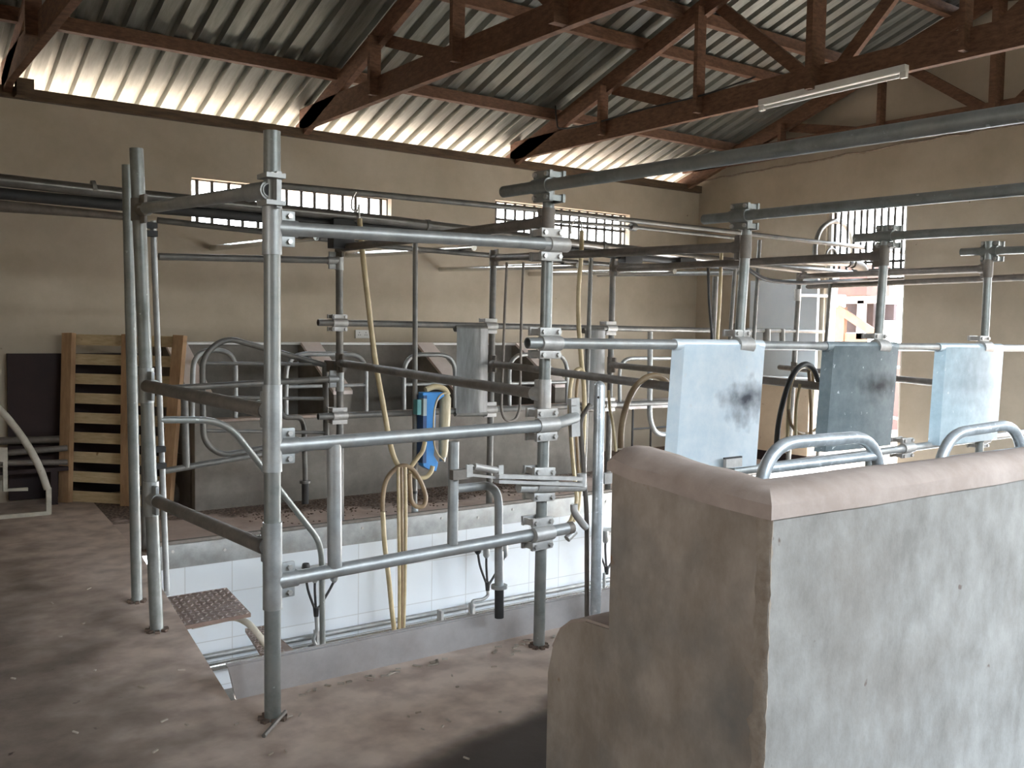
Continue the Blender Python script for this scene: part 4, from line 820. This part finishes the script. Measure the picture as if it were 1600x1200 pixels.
hp([(1250, 600), (1244, 640), (1243, 700)], 0.010, HOSE, 'hose_run', 3.88); hp([(1264, 580), (1267, 630), (1267, 690)], 0.012, HOSED, 'hose_run', 3.86)

# ------------------------------------------------------------------ blue meter box on its stand
Ym = 5.98
t = thing('milk_meter', at(675, 690, Y=Ym), 'bright blue milk meter box with a cloudy jar on the thin stand', 'milk meter')
prof = [(661, 613), (693, 613), (695, 619), (683, 626), (680, 640), (679, 690), (677, 712), (685, 723), (682, 737), (672, 734), (664, 730), (661, 728)]
bm = B(); prism(bm, [at(*p, Y=Ym) for p in prof], (0.0, 0.07, 0)); bev(bm, 0.004, 1); part('bracket_body', bm, BLUE, t)
part('back_plate', box(B(), at(659, 670, Y=Ym+0.04), (0.03, 0.09, 0.5)), mat('navy_plastic', (0.02, 0.05, 0.13), (0.03, 0.08, 0.2), 0.5, 0, 3), t, 'dark navy side plate')
part('display', bev(box(B(), at(652, 636, Y=Ym-0.01), (0.035, 0.06, 0.11)), 0.006), TEAL, t, 'teal control box'); part('display_frame', box(B(), at(661, 636, Y=Ym-0.015), (0.028, 0.06, 0.125)), mat('grey_plastic', (0.25, 0.32, 0.33), (0.33, 0.4, 0.41), 0.5, 0, 4), t)
a, b = at(695, 622, Y=Ym+0.03), at(692, 712, Y=Ym+0.03)
part('jar', tube(B(), [at(697, 614, Y=Ym+0.03), at(696, 622, Y=Ym+0.03), at(695, 650, Y=Ym+0.03), at(693, 700, Y=Ym+0.03), at(692, 714, Y=Ym+0.03)], [0.02, 0.043, 0.044, 0.038, 0.03], 16), PALEGLASS, t)
part('jar_cap', tube(B(), [at(692, 713, Y=Ym+0.03), at(691, 721, Y=Ym+0.03)], 0.024, 12), GALV, t)
part('inlet_hose', tube(B(), spline([at(*p, Y=Ym-0.02) for p in ((700, 614), (690, 616), (682, 628), (678, 650), (678, 690), (683, 708), (694, 720))]), 0.007, 8), HOSE, t)
part('top_hose', tube(B(), spline([at(*p, Y=Ym+0.05) for p in ((665, 609), (680, 604), (694, 608), (700, 617))]), 0.022, 12), HOSE, t)

# ------------------------------------------------------------------ milk line and clusters on the tiled wall
t = thing('milk_line', V(3.5, 5.9, -0.7), 'shiny double milk pipe along the foot of the tiled pit wall', 'pipe')
part('lower_pipe', tube(B(), [V(1.75, 5.90, -0.745), V(PEND-0.1, 5.90, -0.752)], 0.030, 16), STEEL, t)
part('upper_pipe', tube(B(), [V(1.75, 5.95, -0.690), V(PEND-0.1, 5.95, -0.695)], 0.019, 14), GALV, t)
for x, y in ((495, 1000), (688, 967), (737, 956)): part('bracket', box(B(), at(x, y, Y=5.87), (0.022, 0.06, 0.13)), CLAMP, t)
def cluster(x, y, s, label, elbow):
    Y = 5.84; t = thing('milking_cluster', at(x, y, Y=Y), label, 'milking cluster', 'milking clusters on the tiled wall')
    part('bracket', box(B(), at(x+6*s, y-66*s, Y=5.93), (0.2*s, 0.12, 0.03)), CLAMP, t)
    for dx, dy, m_ in ((-14, -62, RUBBER), (0, -56, GALV), (30, -56, GALV)):
        c = at(x+dx*s, y+dy*s, Y=Y)
        o = part('teat_cup', tube(B(), [c+V(0, 0, 0.055), c+V(0, 0, 0.045), c-V(0, 0, 0.03), c-V(0, 0, 0.05)], [0.022, 0.026, 0.026, 0.012], 12), m_, t)
        part('short_hose', tube(B(), spline([c-V(0, 0, 0.04), at(x+dx*s*0.7, y-30*s, Y=Y), at(x+2*s, y+2*s, Y=Y)]), 0.009, 8), RUBBER, o)
    part('claw', tube(B(), [at(x+2*s, y-6*s, Y=Y), at(x+2*s, y+8*s, Y=Y)], [0.022, 0.016], 10), RUBBER, t)
    part('drain_pipe', tube(B(), spline([at(*p, Y=Y) for p in elbow]), 0.013, 10), GALV, t)
cluster(492, 955, 1.0, 'milking cluster hanging beside the handrail foot', [(494, 962), (495, 985), (490, 998), (493, 1008)])
cluster(760, 915, 0.95, 'milking cluster behind the black rubber boot', [(762, 922), (762, 930), (755, 936), (745, 938), (738, 941), (737, 958)])
cluster(946, 890, 0.9, 'milking cluster mostly hidden behind the rounded gate post', [(944, 895), (944, 910), (944, 925)])

# ------------------------------------------------------------------ left side clutter
t = thing('pallet', V(1.9, 7.8, 0), 'pale wooden pallet standing on end against the back wall', 'pallet')
A0, A1 = V(1.535, 8.10, 0.005), V(1.60, 8.22, 1.345)           # far stringer foot/head
C0, C1 = V(2.10, 7.36, 0.005), V(2.235, 7.42, 1.345)           # near stringer
M0, M1 = V(1.905, 7.70, 0.005), V(1.955, 7.82, 1.345)
nrm = ((M0-A0).cross(A1-A0)).normalized()
for p, q, lb in ((A0, A1, 'far'), (M0, M1, 'mid'), (C0, C1, 'near')): part('stringer', beam(B(), p, q, 0.05, 0.095, (C0-A0).normalized()), PINE2, t)
for k in range(9):
    f = 0.035+0.93*k/8; pa, pm, pc = A0+(A1-A0)*f, M0+(M1-M0)*f, C0+(C1-C0)*f
    off = (pc-pa).cross(A1-A0).normalized()*(-0.055)
    part('slat', beam(B(), pa+off, pm+off, 0.018, 0.085, (A1-A0)), PINE, t); part('slat', beam(B(), pm+off, pc+off, 0.018, 0.085, (A1-A0)), PINE, t)
bm = B(); c = at(12, 581, Y=8.28)
box(bm, ((c.x+2.2)/2, 8.315, 0.60), (2.2-c.x, 0.04, 1.16)); tag(obj('dark_board', bm, DARKBOARD), 'wide dark maroon board standing against the back wall behind the pallet', 'board')
for k, (y0, y1, r, lb) in enumerate(((690, 686, 0.03, 'highest pipe stored in the dark behind the white curved frame'), (712, 700, 0.024, 'middle pipe stored in the dark behind the white curved frame'), (724, 722, 0.022, 'lowest pipe stored in the dark behind the white curved frame'))):
    Y = 8.2-0.12*k; tag(obj('stored_pipe', tube(B(), [at(-40, y0, Y=Y), at(105, y1, Y=Y)], r, 12), DUSTY), lb, 'pipe', 'pipes stored by the back wall')
bm = B(); box(bm, (1.15, 8.15, 0.28), (0.8, 0.22, 0.03)); 
for x in (0.85, 1.45): box(bm, (x, 8.15, 0.135), (0.05, 0.18, 0.27))
tag(obj('pipe_rack', bm, DARKBOARD), 'low dark rack under the stored pipes by the back wall', 'rack')
Yc = 7.67
t = thing('curved_rack', at(40, 806, Z=0), 'cream painted curved metal rack standing on the floor at the left edge', 'rack')
part('arc', tube(B(), spline([at(*p, Y=Yc) for p in ((-60, 600), (-20, 625), (8, 649), (40, 691), (62, 731), (74, 764))]), 0.026, 12), OLDWHITE, t)
part('upright', beam(B(), at(76, 762, Y=Yc), at(76, 803, Y=Yc), 0.03, 0.035, V(1, 0, 0)), OLDWHITE, t)
part('base_bar', beam(B(), at(79, 801, Y=Yc), at(-60, 813, Y=Yc), 0.03, 0.03), OLDWHITE, t)
part('bracket', prism(B(), [at(*p, Y=Yc+0.25) for p in ((-10, 698), (12, 700), (12, 764), (44, 762), (44, 767), (5, 768), (5, 722), (-10, 720))], (0, 0.03, 0)), OLDWHITE, t)
bm = B(); bmesh.ops.create_icosphere(bm, subdivisions=3, radius=0.12)
for v in bm.verts: v.co = Vector((v.co.x*1.2, v.co.y*0.9, v.co.z*0.75))*(1+0.12*math.sin(9*v.co.x+4*v.co.y)+random.uniform(-.03, .03))
o = obj('plaster_lump', bm, CONC); c = at(284, 770, Z=0.07); o.location = c
tag(o, 'pale grey lump of plaster on the floor at the left end of the back trough', 'lump')
# socket on back wall
c = at(566, 522, Y=YB-0.012)
t = thing('wall_socket', c, 'white double wall socket above the back trough', 'socket')
part('plate', bev(box(B(), c, (0.15, 0.02, 0.08)), 0.004), WHITE, t)
for dx in (-0.035, 0.035):
    bm = B()
    for q in ((0, 0.015), (-0.010, -0.008), (0.010, -0.008)): box(bm, c+V(dx+q[0], -0.0105, q[1]), (0.006, 0.002, 0.008))
    part('pin_holes', bm, HOLE, t)
# cream chest, black stool and bent pipe in the back right corner
p0, p1 = at(1178, 690, Z=0.0), at(1278, 690, Z=0)
t = thing('cream_chest', V((p0.x+p1.x)/2, (p0.y+p1.y)/2, 0), 'cream chest with brown stains against the wall left of the doorway', 'chest')
q0, q1 = at(1172, 610, X=8.7), at(1279, 606, X=8.7)
bm = B(); box(bm, (8.72, (q0.y+q1.y)/2, 0.50), (0.36, abs(q0.y-q1.y), 0.78)); part('body', bev(bm, 0.015), CHEST, t)
part('lid', box(B(), (8.72, (q0.y+q1.y)/2, 0.92), (0.40, abs(q0.y-q1.y)+0.03, 0.05)), WHITE, t); part('plinth', box(B(), (8.72, (q0.y+q1.y)/2, 0.06), (0.32, abs(q0.y-q1.y)-0.05, 0.12)), DARKBOARD, t)
e0, e1 = at(962, 631, Y=7.28), at(1075, 631, Y=7.28); zt_ = 0.66
t = thing('steel_stand', V((e0.x+e1.x)/2, 7.3, 0), 'grey steel tray on thin black legs behind the looped hose', 'stand')
part('tray', bev(box(B(), ((e0.x+e1.x)/2, 7.3, zt_), (e1.x-e0.x, 0.45, 0.06)), 0.006), KERB, t)
for x in (989, 1055): b = at(x, 640, Y=7.12); part('leg', tube(B(), [V(b.x, 7.12, 0), V(b.x, 7.12, zt_)], 0.011, 8), RUBBER, t); part('leg', tube(B(), [V(b.x, 7.48, 0), V(b.x, 7.48, zt_)], 0.011, 8), RUBBER, t)
b = at(989, 640, Y=7.12); c = at(1055, 640, Y=7.12); part('stretcher', tube(B(), [V(b.x, 7.12, 0.42), V(c.x, 7.12, 0.42)], 0.010, 8), RUBBER, t)
pts = [at(1016, 514, Y=6.19), at(1015, 655, Y=6.19), at(1024, 678, Y=6.19), at(1060, 680, Y=6.19)]
tag(obj('bent_pipe', tube(B(), fillet(pts, 0.14, 8), 0.024, 14), GALV), 'J-shaped grey pipe hanging left of the leftmost zinc sheet', 'pipe')
# shed outside the door
t = thing('timber_shed', V(13.2, 8.6, 0), 'reddish timber shed with pale frame outside the open door', 'shed')
XS = 13.0
def sh(px, py): return at(px, py, X=XS)
def shbox(x0, y0, x1, y1, m, nm, off=0.0, d=0.08):
    a, b = sh(x0, y0), sh(x1, y1); part(nm, box(B(), (XS+off, (a.y+b.y)/2, (a.z+b.z)/2), (d, abs(a.y-b.y), abs(a.z-b.z))), m, t)
shbox(1296, 418, 1372, 462, SHED, 'roof_board', 0, 0.6); shbox(1300, 470, 1342, 520, mat('dark_timber', (0.02, 0.009, 0.006), (0.04, 0.017, 0.01), 0.8, 0, 4), 'inner_boards', 0.4)
shbox(1300, 462, 1372, 474, SHEDW, 'top_rail'); shbox(1342, 470, 1350, 530, SHEDW, 'frame_post'); shbox(1300, 520, 1350, 620, SHEDP, 'front_panel'); shbox(1298, 480, 1318, 620, SHEDP, 'side_panel', -0.02); shbox(1350, 474, 1375, 500, DARKBOARD, 'gap', 0.4)
part('wall_boards', box(B(), (XS+0.55, (sh(1296, 500).y+sh(1378, 500).y)/2, 0.6), (0.9, abs(sh(1296, 500).y-sh(1378, 500).y), 1.3)), SHED, t)
part('brace', beam(B(), sh(1312, 482)+V(-0.06, 0, 0), sh(1375, 524)+V(-0.06, 0, 0), 0.04, 0.12), SHEDP, t)
